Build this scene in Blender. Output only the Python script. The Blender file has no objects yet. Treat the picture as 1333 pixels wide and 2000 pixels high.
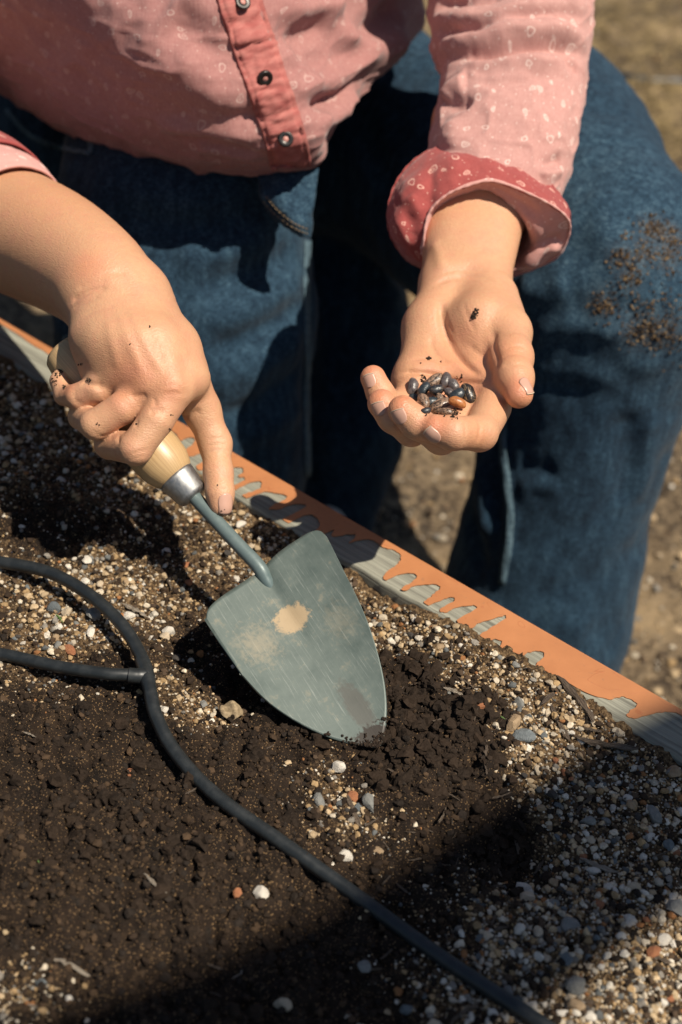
import bpy, bmesh, math, random
import numpy as np
from mathutils import Vector, Matrix
from mathutils.bvhtree import BVHTree

random.seed(7); rng = np.random.default_rng(7)
scn = bpy.context.scene
col = scn.collection
rad = math.radians

# ------------------------------------------------------------------ camera
FP = 2000 * 50 / 36.0                      # focal length in photo pixels
PITCH, ROLL = rad(38), rad(6)
CAM = np.array([0.0, 0.0, 0.67])
_F = np.array([0, math.cos(PITCH), -math.sin(PITCH)])
_U0 = np.array([0, math.sin(PITCH), math.cos(PITCH)]); _X0 = np.array([1.0, 0, 0])
_R = math.cos(ROLL) * _X0 + math.sin(ROLL) * _U0
_U = math.cos(ROLL) * _U0 - math.sin(ROLL) * _X0
cam_d = bpy.data.cameras.new('camera'); cam = bpy.data.objects.new('camera', cam_d); col.objects.link(cam)
cam_d.sensor_fit = 'VERTICAL'; cam_d.sensor_height = 36; cam_d.sensor_width = 24; cam_d.lens = 50
cam_d.clip_start = 0.02; cam_d.clip_end = 2000
cam.matrix_world = Matrix(((_R[0], _U[0], -_F[0], CAM[0]), (_R[1], _U[1], -_F[1], CAM[1]),
                           (_R[2], _U[2], -_F[2], CAM[2]), (0, 0, 0, 1)))
cam_d.dof.use_dof = True; cam_d.dof.focus_distance = 0.915; cam_d.dof.aperture_fstop = 5.0
scn.camera = cam

# ------------------------------------------------------------------ light
SH = np.array([-0.49, 0.28, -1.0])          # direction sunlight travels
sun_dir = -SH / np.linalg.norm(SH)
elev = math.asin(sun_dir[2]); az = math.atan2(sun_dir[0], sun_dir[1])
world = bpy.data.worlds.new('World'); scn.world = world; world.use_nodes = True
wn = world.node_tree.nodes; wl = world.node_tree.links
sky = wn.new('ShaderNodeTexSky'); sky.sky_type = 'NISHITA'; sky.sun_disc = False
sky.sun_elevation = elev; sky.sun_rotation = az; sky.air_density = 1.0; sky.dust_density = 0.6
wn['Background'].inputs['Strength'].default_value = 0.05
wl.new(sky.outputs[0], wn['Background'].inputs['Color'])
sun_d = bpy.data.lights.new('sun', 'SUN'); sun_d.energy = 5.0; sun_d.angle = rad(0.53); sun_d.color = (1.0, 0.91, 0.77)
sun = bpy.data.objects.new('sun', sun_d); col.objects.link(sun)
sun.rotation_euler = Vector(SH).to_track_quat('-Z', 'Y').to_euler()
scn.view_settings.view_transform = 'Standard'; scn.view_settings.look = 'None'
scn.view_settings.exposure = 0.37; scn.view_settings.gamma = 1.0; scn.view_settings.use_curve_mapping = False

# ------------------------------------------------------------------ helpers: photograph measurements to metres
TM = [1.0]                                  # distance factor for a group of points measured together
def P(px, py, t):
    return CAM + t * TM[0] * (_F + (px - 666.5) / FP * _R - (py - 1000) / FP * _U)
def PZ(px, py, z):
    d = _F + (px - 666.5) / FP * _R - (py - 1000) / FP * _U
    return CAM + d * ((z - CAM[2]) / d[2])
def RR(r, t): return r * t * TM[0] / FP
def nrm(v): return v / (np.linalg.norm(v, axis=-1, keepdims=True) + 1e-12)

def hash3(ix, iy, iz, seed):
    n = (ix * 374761393 + iy * 668265263 + iz * 1274126177 + seed * 974634777) & 0xffffffff
    n = ((n ^ (n >> 13)) * 1274126177) & 0xffffffff
    n = (n ^ (n >> 16)) & 0xffffff
    return n / float(0xffffff)
def vnoise(p, scale, seed=0):               # value noise -1..1
    q = np.asarray(p, dtype=np.float64) * scale
    i = np.floor(q).astype(np.int64); f = q - i; f = f * f * f * (f * (f * 6 - 15) + 10)
    x, y, z = i[:, 0], i[:, 1], i[:, 2]; r = 0
    for dx in (0, 1):
        for dy in (0, 1):
            for dz in (0, 1):
                w = (f[:, 0] if dx else 1 - f[:, 0]) * (f[:, 1] if dy else 1 - f[:, 1]) * (f[:, 2] if dz else 1 - f[:, 2])
                r = r + w * hash3(x + dx, y + dy, z + dz, seed)
    return r * 2 - 1
def fbm(p, scale, octv=4, seed=0, gain=0.5):
    a, s, r = 1.0, scale, 0
    for o in range(octv):
        r = r + a * vnoise(p, s, seed + o * 17); a *= gain; s *= 2.03
    return r

def mesh_np(name, V, F, smooth=True):       # F: (n,3) or (n,4)
    V = np.ascontiguousarray(V, dtype=np.float32); F = np.ascontiguousarray(F, dtype=np.int32)
    me = bpy.data.meshes.new(name); k = F.shape[1]
    me.vertices.add(len(V)); me.vertices.foreach_set('co', V.ravel())
    me.loops.add(F.size); me.loops.foreach_set('vertex_index', F.ravel())
    me.polygons.add(len(F)); me.polygons.foreach_set('loop_start', np.arange(len(F), dtype=np.int32) * k)
    me.update(calc_edges=True); me.validate()
    me.polygons.foreach_set('use_smooth', np.full(len(me.polygons), smooth)); me.update()
    return me
def obj(name, me, m=None, parent=None):
    o = bpy.data.objects.new(name, me); col.objects.link(o)
    if m is not None and me is not None and len(me.materials) == 0: me.materials.append(m)
    if parent is not None: o.parent = parent
    return o
def empty(name, loc=(0, 0, 0)):
    o = bpy.data.objects.new(name, None); col.objects.link(o); o.location = loc; o.empty_display_size = .05
    return o
def adopt(child, parent):                   # keeps world placement under an empty that has only a location
    child.parent = parent; child.location = Vector(child.location) - Vector(parent.location)
def tag(o, label=None, cat=None, group=None, kind=None):
    if label: o['label'] = label
    if cat: o['category'] = cat
    if group: o['group'] = group
    if kind: o['kind'] = kind
    return o
def set_uv(me, uv):
    l = me.uv_layers.new(name='UVMap'); vi = np.empty(len(me.loops), np.int32)
    me.loops.foreach_get('vertex_index', vi); l.data.foreach_set('uv', np.ascontiguousarray(uv[vi], dtype=np.float32).ravel())
def set_col(me, c, name='tint'):
    a = me.color_attributes.new(name, 'FLOAT_COLOR', 'POINT')
    c = np.asarray(c, dtype=np.float32)
    if c.shape[1] == 3: c = np.hstack([c, np.ones((len(c), 1), np.float32)])
    a.data.foreach_set('color', np.ascontiguousarray(c).ravel())
def vnormals(V, F):
    N = np.zeros_like(V)
    a, b, c = V[F[:, 0]], V[F[:, 1]], V[F[:, 2]]
    n = np.cross(b - a, c - a)
    if F.shape[1] == 4: n = np.cross(V[F[:, 2]] - V[F[:, 0]], V[F[:, 3]] - V[F[:, 1]])
    for k in range(F.shape[1]):
        for ax in range(3): N[:, ax] += np.bincount(F[:, k], n[:, ax], len(V))
    return nrm(N)
def laplace(V, F, it=1, lam=0.5):
    k = F.shape[1]; e = np.vstack([F[:, [i, (i + 1) % k]] for i in range(k)])
    e = np.vstack([e, e[:, ::-1]]); cnt = np.bincount(e[:, 0], minlength=len(V))[:, None] + 1e-9
    for _ in range(it):
        S = np.stack([np.bincount(e[:, 0], V[e[:, 1], ax], len(V)) for ax in range(3)], 1)
        V = V + lam * (S / cnt - V)
    return V
def bvh_of(V, F): return BVHTree.FromPolygons([tuple(v) for v in V.tolist()], F.tolist())
def hit(bvh, px, py):
    d = nrm(P(px, py, 1.0) - CAM)
    h = bvh.ray_cast(Vector(CAM), Vector(d))
    return (np.array(h[0]), np.array(h[1])) if h[0] is not None else (None, None)
def seg_dist(V, poly):                      # distance to polyline and arc parameter 0..1
    best = np.full(len(V), 9.0); par = np.zeros(len(V))
    L = np.r_[0, np.cumsum(np.linalg.norm(np.diff(poly, axis=0), axis=1))]; T = L[-1] + 1e-9
    for i in range(len(poly) - 1):
        a, b = poly[i], poly[i + 1]; ab = b - a
        h = np.clip(((V - a) @ ab) / (ab @ ab + 1e-12), 0, 1)
        d = np.linalg.norm(V - a - h[:, None] * ab, axis=1)
        m = d < best; best[m] = d[m]; par[m] = ((L[i] + h * (L[i + 1] - L[i])) / T)[m]
    return best, par
def crease(V, N, bvh, pts, amp, width, ends=True):
    """raise (amp>0) or press (amp<0) a fold along points on the surface that the photograph shows"""
    poly = [hit(bvh, *p)[0] for p in pts]; poly = [p for p in poly if p is not None]
    if len(poly) < 2: return V
    poly = crom(np.array(poly), 5) if len(poly) > 2 else np.array(poly)
    lo, hi = poly.min(0) - 4 * width, poly.max(0) + 4 * width
    idx = np.where(((V > lo) & (V < hi)).all(1))[0]
    if len(idx) == 0: return V
    d, s = seg_dist(V[idx], poly)
    w = np.exp(-(d / width) ** 2)
    if ends: w = w * np.clip(np.minimum(s, 1 - s) * 6, 0.15, 1)
    V[idx] += N[idx] * (amp * w)[:, None]
    return V
def crom(pts, n, closed=False):             # Catmull-Rom through pts, n steps per span
    pts = np.asarray(pts, float)
    if closed: q = np.concatenate([pts[-1:], pts, pts[:2]])
    else: q = np.concatenate([2 * pts[:1] - pts[1:2], pts, 2 * pts[-1:] - pts[-2:-1]])
    out = []; m = len(pts) if closed else len(pts) - 1
    for i in range(m):
        p0, p1, p2, p3 = q[i], q[i + 1], q[i + 2], q[i + 3]
        for k in range(n):
            t = k / n
            out.append(.5 * (2 * p1 + (p2 - p0) * t + (2 * p0 - 5 * p1 + 4 * p2 - p3) * t * t + (3 * p1 - p0 - 3 * p2 + p3) * t ** 3))
    if not closed: out.append(pts[-1])
    return np.array(out)
def grid_faces(R, C, closed=True):
    i = np.arange(R - 1)[:, None]; j = np.arange(C if closed else C - 1)[None, :]
    j2 = (j + 1) % C
    a = i * C + j; b = i * C + j2; c = (i + 1) * C + j2; d = (i + 1) * C + j
    return np.stack([a, b, c, d], -1).reshape(-1, 4)
def loft(rings, nr, nc, closed=True):
    """rings (R,N,3) -> dense vertices, faces, uv in metres"""
    rings = np.asarray(rings, float)
    d = np.stack([crom(r, nc, closed) for r in rings])        # R, M, 3
    d = np.stack([crom(d[:, j], nr) for j in range(d.shape[1])], 1)
    R, C = d.shape[:2]
    du = np.linalg.norm(np.diff(d, axis=0), axis=2).mean(1); v = np.r_[0, np.cumsum(du)]
    dv = np.linalg.norm(np.diff(d, axis=1), axis=2).mean(0); u = np.r_[0, np.cumsum(dv)]
    uv = np.stack(np.broadcast_arrays(u[None, :], v[:, None]), -1).reshape(-1, 2)
    return d.reshape(-1, 3), grid_faces(R, C, closed), uv, (R, C)
def tube_rings(cs, n=12, squash=0.85, roll=0):
    """cs: list of (px,py,t,rpx) -> elliptical rings across the axis, flattened in depth by squash"""
    c = np.array([P(a, b, t) for a, b, t, r in cs]); r = np.array([RR(r, t) for a, b, t, r in cs])
    sq = np.broadcast_to(np.asarray(squash, float), (len(cs),))
    rings = []
    for i in range(len(c)):
        ax = nrm(c[min(i + 1, len(c) - 1)] - c[max(i - 1, 0)]); view = nrm(c[i] - CAM)
        e1 = nrm(np.cross(ax, view)); e2 = np.cross(e1, ax)
        a = np.arange(n) / n * 2 * math.pi + roll
        rings.append(c[i] + r[i] * (np.cos(a)[:, None] * e1 + sq[i] * np.sin(a)[:, None] * e2))
    return np.array(rings)

# ------------------------------------------------------------------ signed distance volumes -> one continuous surface
class Vol:
    def __init__(s, lo, hi, h):
        s.lo = np.array(lo, float); s.h = h; s.n = np.ceil((np.array(hi) - s.lo) / h).astype(int) + 1
        s.d = np.full(s.n, 1.0, np.float32); s.ax = [(s.lo[i] + h * np.arange(s.n[i])).astype(np.float32) for i in range(3)]
    def win(s, lo, hi):
        i0 = np.clip(np.floor((lo - s.lo) / s.h).astype(int), 0, s.n); i1 = np.clip(np.ceil((hi - s.lo) / s.h).astype(int) + 1, 0, s.n)
        sl = tuple(slice(a, b) for a, b in zip(i0, i1))
        if any(b <= a for a, b in zip(i0, i1)): return None, None
        X = s.ax[0][sl[0]][:, None, None]; Y = s.ax[1][sl[1]][None, :, None]; Z = s.ax[2][sl[2]][None, None, :]
        return sl, (X, Y, Z)
    def blend(s, sl, d, k):
        o = s.d[sl]
        if k <= 0: s.d[sl] = np.minimum(o, d); return
        h = np.clip(.5 + .5 * (o - d) / k, 0, 1); s.d[sl] = o * (1 - h) + d * h - k * h * (1 - h)
    def carve(s, sl, d, k):
        o = s.d[sl]; h = np.clip(.5 - .5 * (o + d) / k, 0, 1); s.d[sl] = o * (1 - h) - d * h + k * h * (1 - h)
    def cone(s, a, b, ra, rb, k=0.004, cut=False):
        a = np.array(a, float); b = np.array(b, float); pad = max(3 * s.h, k) + max(ra, rb)
        sl, g = s.win(np.minimum(a, b) - pad, np.maximum(a, b) + pad)
        if sl is None: return
        ab = b - a; dx, dy, dz = g[0] - a[0], g[1] - a[1], g[2] - a[2]
        t = np.clip((dx * ab[0] + dy * ab[1] + dz * ab[2]) / (ab @ ab + 1e-12), 0, 1)
        d = np.sqrt((dx - t * ab[0]) ** 2 + (dy - t * ab[1]) ** 2 + (dz - t * ab[2]) ** 2) - (ra + t * (rb - ra))
        (s.carve if cut else s.blend)(sl, d.astype(np.float32), k)
    def ell(s, c, axes, r, k=0.004, cut=False):
        c = np.array(c, float); r = np.array(r, float); A = np.array(axes, float); pad = r.max() + max(3 * s.h, k)
        sl, g = s.win(c - pad, c + pad)
        if sl is None: return
        q = [(g[0] - c[0]) * A[i][0] + (g[1] - c[1]) * A[i][1] + (g[2] - c[2]) * A[i][2] for i in range(3)]
        k0 = np.sqrt(sum((q[i] / r[i]) ** 2 for i in range(3))); k1 = np.sqrt(sum((q[i] / r[i] ** 2) ** 2 for i in range(3))) + 1e-9
        (s.carve if cut else s.blend)(sl, (k0 * (k0 - 1) / k1).astype(np.float32), k)
    def chain(s, pts, k=0.004, kj=None, fine=0):    # pts (px,py,t,rpx)
        if fine: pts = [tuple(q) for q in crom(pts, fine)]
        for p, q in zip(pts[:-1], pts[1:]):
            s.cone(P(*p[:3]), P(*q[:3]), RR(p[3], p[2]), RR(q[3], q[2]), k if p is pts[0] else (kj or k))
    def mesh(s):
        d = s.d; n = s.n; sg = d < 0
        c = [sg[i:n[0] - 1 + i, j:n[1] - 1 + j, k:n[2] - 1 + k] for i in (0, 1) for j in (0, 1) for k in (0, 1)]
        cnt = sum(x.astype(np.int8) for x in c); act = (cnt > 0) & (cnt < 8)
        I = np.argwhere(act); vid = np.full(act.shape, -1, np.int64); vid[act] = np.arange(len(I))
        off = np.array([(i, j, k) for i in (0, 1) for j in (0, 1) for k in (0, 1)])
        D = np.stack([d[I[:, 0] + o[0], I[:, 1] + o[1], I[:, 2] + o[2]] for o in off], 1).astype(float)
        S = np.zeros((len(I), 3)); W = np.zeros(len(I))
        for a in range(8):
            for b in range(a + 1, 8):
                if np.abs(off[a] - off[b]).sum() != 1: continue
                m = (D[:, a] < 0) != (D[:, b] < 0); t = D[:, a] / (D[:, a] - D[:, b] + 1e-20)
                p = off[a] + t[:, None] * (off[b] - off[a]); S[m] += p[m]; W[m] += 1
        V = s.lo + s.h * (I + S / W[:, None]); Fs = []
        for ax in range(3):
            u, v = (ax + 1) % 3, (ax + 2) % 3
            a = [slice(None)] * 3; b = [slice(None)] * 3
            a[ax] = slice(0, n[ax] - 1); b[ax] = slice(1, n[ax])
            for q in (u, v): a[q] = b[q] = slice(1, n[q] - 1)
            A, B = sg[tuple(a)], sg[tuple(b)]; E = np.argwhere(A != B); flip = A[tuple(E.T)]
            base = E.copy(); base[:, u] += 1; base[:, v] += 1
            def cell(du, dv):
                q = base.copy(); q[:, u] -= du; q[:, v] -= dv; return vid[tuple(q.T)]
            Q = np.stack([cell(1, 1), cell(0, 1), cell(0, 0), cell(1, 0)], 1)
            Q[~flip] = Q[~flip][:, ::-1]; Fs.append(Q)
        F = np.vstack(Fs); F = F[(F >= 0).all(1)]
        return V, F

# ------------------------------------------------------------------ helpers: node materials
class NT:
    def __init__(s, name):
        s.m = bpy.data.materials.new(name); s.m.use_nodes = True; s.t = s.m.node_tree
        s.b = s.t.nodes['Principled BSDF']; s.out = s.t.nodes['Material Output']
    def n(s, typ, ins=None, **props):
        x = s.t.nodes.new('ShaderNode' + typ)
        for k, v in props.items(): setattr(x, k, v)
        for k, v in (ins or {}).items(): s.set(x.inputs[k], v)
        return x
    def set(s, inp, v):
        if isinstance(v, bpy.types.NodeSocket): s.t.links.new(v, inp)
        elif isinstance(v, tuple) and len(v) == 3 and inp.type == 'RGBA': inp.default_value = (*v, 1)
        else: inp.default_value = v
    def bs(s, **k):
        for a, v in k.items(): s.set(s.b.inputs[a.replace('_', ' ')], v)
        return s
    def math(s, op, a, b=0.0, c=None, clamp=False):
        x = s.n('Math', {0: a, 1: b}, operation=op, use_clamp=clamp)
        if c is not None: s.set(x.inputs[2], c)
        return x.outputs[0]
    def coord(s, which='Object'): return s.n('TexCoord').outputs[which]
    def noise(s, vec, scale, detail=4, rough=0.55, dist=0.0):
        return s.n('TexNoise', {'Vector': vec, 'Scale': scale, 'Detail': detail, 'Roughness': rough, 'Distortion': dist}).outputs[0]
    def mapping(s, vec, scale=(1, 1, 1), rot=(0, 0, 0), loc=(0, 0, 0)):
        return s.n('Mapping', {'Vector': vec, 'Scale': scale, 'Rotation': rot, 'Location': loc}).outputs[0]
    def ramp(s, fac, stops):
        x = s.n('ValToRGB', {'Fac': fac}); e = x.color_ramp.elements
        while len(e) > len(stops): e.remove(e[-1])
        while len(e) < len(stops): e.new(0.5)
        for el, (p, c) in zip(e, stops):
            el.position = p; el.color = (*c, 1) if isinstance(c, tuple) else (c, c, c, 1)
        return x.outputs[0]
    def mix(s, f, a, b, mode='MIX'):
        x = s.n('Mix', data_type='RGBA', blend_type=mode)
        s.set(x.inputs[0], f); s.set(x.inputs[6], a); s.set(x.inputs[7], b); return x.outputs[2]
    def mr(s, v, a, b, c=0.0, d=1.0):
        return s.n('MapRange', {0: v, 1: a, 2: b, 3: c, 4: d}).outputs[0]
    def bump(s, h, strength=0.5, dist=0.001):
        s.set(s.b.inputs['Normal'], s.n('Bump', {'Height': h, 'Strength': strength, 'Distance': dist}).outputs[0])
    def attr(s, name): return s.n('Attribute', attribute_name=name)

# ================================================================== the setting
GZ = -0.40                                  # trodden ground outside the bed; bed soil is near z = 0
ZB = 0.012                                  # top of the board
A0, B0 = PZ(0, 622, ZB), PZ(1333, 1386, ZB)
BU = nrm(B0 - A0); BV = np.array([BU[1], -BU[0], 0.0]); BW = 0.040
def buv(p): q = np.asarray(p) - A0; return q @ BU, q @ BV
def bpt(u, v, z): return A0 + BU * u + BV * v + np.array([0, 0, z - ZB])

# ---- ground
def soil_ground_mat():
    k = NT('trodden_earth'); c = k.coord()
    n1 = k.noise(c, 7, 6, .6); n2 = k.noise(c, 90, 5, .65); n3 = k.noise(c, 420, 2, .6)
    base = k.ramp(n1, [(.36, (.030, .019, .011)), (.50, (.10, .066, .036)), (.62, (.36, .255, .14))])
    base = k.mix(k.mr(n2, .45, .7), base, (.40, .29, .17))
    base = k.mix(k.mr(n3, .55, .75), base, (.05, .035, .022))
    k.bs(Base_Color=base, Roughness=.95)
    k.bump(k.math('ADD', n2, k.math('MULTIPLY', n3, .5)), 1.0, .012)
    return k.m
M_ground = soil_ground_mat()
gx = np.r_[-150, -40, -10, np.linspace(-2.5, 2.5, 201), 10, 40, 150]
gy = np.r_[-150, -40, -10, np.linspace(0.2, 5.2, 201), 12, 40, 300]
GX, GY = np.meshgrid(gx, gy); GV = np.stack([GX.ravel(), GY.ravel(), np.zeros(GX.size)], 1)
near = (np.abs(GV[:, 0]) < 3) & (GV[:, 1] > 0) & (GV[:, 1] < 5.5)
GV[:, 2] = GZ + near * (fbm(GV, 4, 4, 3) * .012 + fbm(GV, 22, 3, 9) * .008)
ground = tag(obj('ground', mesh_np('ground', GV, grid_faces(len(gy), len(gx), False)), M_ground), kind='structure')

# ---- soil of the bed
BL = [ # px, py, radius px, amount : where the photograph shows gravelly soil (+) and bare dark humus (-)
 (60, 820, 190, 1.2), (250, 880, 130, .9), (450, 1010, 130, .8), (110, 1220, 170, 1.0), (280, 1150, 120, .35), (330, 1380, 90, .7), (430, 1400, 80, .55), (560, 1530, 70, .2),
 (760, 1180, 120, 1.0), (900, 1290, 140, 1.1), (1060, 1380, 150, 1.2), (1240, 1480, 150, 1.1), (1100, 1560, 160, .5), (1280, 1700, 160, .75),
 (1150, 1850, 200, 1.1), (1300, 1950, 180, 1.0), (950, 1900, 150, .7), (690, 1600, 90, .8), (560, 1010, 90, .6), (30, 1960, 110, .75), (800, 1720, 130, .3), (640, 1480, 60, .35),
 (840, 1420, 130, -1.1), (880, 1540, 110, -.8), (1000, 1640, 70, -.7), (200, 1480, 260, -.6), (330, 1750, 280, -.7), (560, 1440, 70, -.3), (790, 1330, 70, -.8), (560, 1840, 200, -.4)]
def gritty(p):
    g = np.full(len(p), .16)
    for px, py, r, a in BL:
        c = PZ(px, py, 0); e = PZ(px + r, py, 0); f = PZ(px, py + r, 0)
        rx = np.linalg.norm(e - c); ry = np.linalg.norm(f - c)
        g += a * np.exp(-(((p[:, 0] - c[0]) / rx) ** 2 + ((p[:, 1] - c[1]) / ry) ** 2))
    q = p * [1, 1, 0]
    return np.clip((g + .18 * fbm(q, 30, 3, 5)) * np.clip(.9 + .55 * fbm(q, 14, 3, 66), .35, 1.15), 0, 1)
HL = [(770, 1385, 110, .010), (850, 1290, 70, .006), (900, 1440, 80, .006), (700, 1490, 70, -.004), (1030, 1680, 90, -.020), (930, 1620, 100, -.008), (860, 1545, 60, .008), (380, 1280, 80, -.006),
      (330, 1180, 80, -.006), (560, 1180, 110, -.010), (480, 1340, 90, -.008), (150, 1560, 180, .004), (740, 1180, 60, -.006)]
def soil_z(p):
    p = np.asarray(p, float); q = p * [1, 1, 0]
    z = fbm(q, 7, 3, 21) * .006
    for px, py, r, a in HL:
        c = PZ(px, py, 0); rx = np.linalg.norm(PZ(px + r, py, 0) - c)
        z += a * np.exp(-((q[:, 0] - c[0]) ** 2 + (q[:, 1] - c[1]) ** 2) / rx ** 2)
    v = (q - A0 * [1, 1, 0]) @ BV - BW; z += .0105 * np.exp(-np.abs(v) / .04)
    clod = np.abs(vnoise(q, 55, 4)) * .5 + np.abs(vnoise(q, 120, 6)) * .3
    g = gritty(p)
    z += (clod - .25) * .017 * (1 - .6 * g)
    return z + vnoise(q, 230, 8) * .0022 + vnoise(q, 420, 9) * .0010
sx = np.r_[-1.6, -1.2, -.9, -.7, np.arange(-.52, .40, .0021), .55, .8, 1.2, 1.6]
sy = np.r_[-.9, -.5, -.1, .1, .22, np.arange(.33, 1.16, .0021), 1.5, 2.2]
SX, SY = np.meshgrid(sx, sy); SV = np.stack([SX.ravel(), SY.ravel(), np.zeros(SX.size)], 1)
SV[:, 2] = soil_z(SV)
SF = grid_faces(len(sy), len(sx), False)
vv = (SV - A0) @ BV; SF = SF[vv[SF].max(1) > BW * .4]
SV[:, 2] = np.where(vv < BW * .9, np.minimum(SV[:, 2], ZB - .012), SV[:, 2])
used, inv = np.unique(SF, return_inverse=True); SV = SV[used]; SF = inv.reshape(SF.shape)
def soil_mat():
    k = NT('potting_soil'); c = k.coord(); g = k.attr('tint').outputs['Fac']
    n1 = k.noise(c, 45, 5, .6); n2 = k.noise(c, 350, 4, .65); n3 = k.noise(c, 1100, 2, .6)
    dark = k.ramp(n1, [(.3, (.008, .005, .003)), (.55, (.018, .0105, .006)), (.72, (.036, .022, .012))])
    sandy = k.ramp(n2, [(.36, (.022, .014, .008)), (.5, (.095, .058, .028)), (.66, (.27, .18, .095))])
    b = k.mix(k.mr(k.math('ADD', g, k.math('MULTIPLY', k.math('SUBTRACT', n2, .5), .8)), .35, .9, 0, .85), dark, sandy)
    sp = k.mr(k.noise(c, 800, 1, .5), .63, .68)
    b = k.mix(k.math('MULTIPLY', sp, .7), b, (.26, .16, .075))
    k.bs(Base_Color=b, Roughness=.93); k.b.inputs['Specular IOR Level'].default_value = .25
    k.bump(k.math('ADD', n2, k.math('MULTIPLY', n3, .6)), .9, .0018)
    return k.m
M_soil = soil_mat()
me = mesh_np('soil', SV, SF); gr = gritty(SV); set_col(me, np.stack([gr, gr, gr], 1))
soil = tag(obj('soil', me, M_soil), kind='structure')
soil_bvh = bvh_of(SV, SF)
def on_soil(x, y):
    h = soil_bvh.ray_cast(Vector((x, y, .5)), Vector((0, 0, -1)))
    return h[0].z if h[0] else 0.0

# ---- timber edging of the bed: weathered planks, the top one with an orange coat that has run and worn
def wood_mat(name, lo, hi, along, sc=1.0):
    k = NT(name); c = k.coord('UV')
    m = k.mapping(c, (8 * sc, 260 * sc, 1)); g = k.noise(m, 1.0, 6, .65, .6)
    b = k.noise(k.mapping(c, (9, 30, 1)), 1.0, 4, .6)
    colr = k.mix(k.mr(b, .3, .75), k.ramp(g, [(.28, tuple(x * .35 for x in lo)), (.45, lo), (.68, hi)]), k.ramp(g, [(.3, lo), (.7, hi)]))
    k.bs(Base_Color=colr, Roughness=.85); k.bump(g, .7, .0012)
    return k.m
M_wood = wood_mat('weathered_wood', (.15, .145, .115), (.33, .325, .26), 0)
def plank(u0, u1, v0, v1, z0, z1, rough=.0012, seed=0, nu=420, nv=14, nz=4):
    """long plank with rounded, slightly eaten arrises; closed section swept along the bed edge"""
    sec = []; r = .003
    def arc(cx, cz, a0): return [(cx + r * math.cos(a0 + i * math.pi / 8), cz + r * math.sin(a0 + i * math.pi / 8)) for i in range(5)]
    sec += arc(v1 - r, z1 - r, 0)[::-1]
    sec = [(v1, z0 + (z1 - r - z0) * i / nz) for i in range(nz)] + arc(v1 - r, z1 - r, 0)
    sec += [(v1 - r - (v1 - v0 - 2 * r) * i / nv, z1) for i in range(1, nv)] + arc(v0 + r, z1 - r, math.pi / 2)
    sec += [(v0, z1 - r - (z1 - r - z0) * i / nz) for i in range(1, nz + 1)]
    sec = np.array(sec); us = np.linspace(u0, u1, nu); C = len(sec)
    V = np.array([bpt(u, v, z) for u in us for v, z in sec])
    uu = np.repeat(us, C); q = np.stack([uu * 6, np.tile(sec[:, 0], nu) * 60, np.tile(sec[:, 1], nu) * 60], 1)
    edge = np.exp(-((np.tile(sec[:, 0], nu) - v1) ** 2 + (np.tile(sec[:, 1], nu) - z1) ** 2) / .006 ** 2)
    nn = fbm(q, 1.0, 4, seed); top = np.tile(sec[:, 1], nu) > z1 - .002
    V[:, 2] += nn * rough * .5 - edge * np.clip(fbm(np.stack([uu, uu * 0, uu * 0], 1), 38, 3, seed + 3) + .15, 0, 2) * .0016
    V -= BV * (edge * np.clip(fbm(np.stack([uu, uu * 0, uu * 0], 1), 60, 3, seed + 8), 0, 1) * .0012)[:, None]
    F = grid_faces(nu, C, True)
    dv = np.r_[0, np.cumsum(np.linalg.norm(np.diff(sec, axis=0), axis=1))]
    uv = np.stack([uu, np.tile(dv, nu)], 1)
    return V, F, uv
wall = empty('bed_edging', tuple(bpt(.3, BW / 2, GZ)))
tag(wall, 'timber edging of the raised bed, top board coated orange with grey drip-shaped bare patches', 'bed edging')
UL = float(np.linalg.norm(B0 - A0))
for i, (z1, z0) in enumerate(((ZB, -.125), (-.128, -.265), (-.268, -.408))):
    V, F, uv = plank(-.9, UL + .7, 0 if i == 0 else .001, BW if i == 0 else BW - .001, z0, z1, seed=31 + i, nu=560 if i == 0 else 60)
    m_ = mesh_np('plank', V, F); set_uv(m_, uv); adopt(obj('plank', m_, M_wood), wall)
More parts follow.
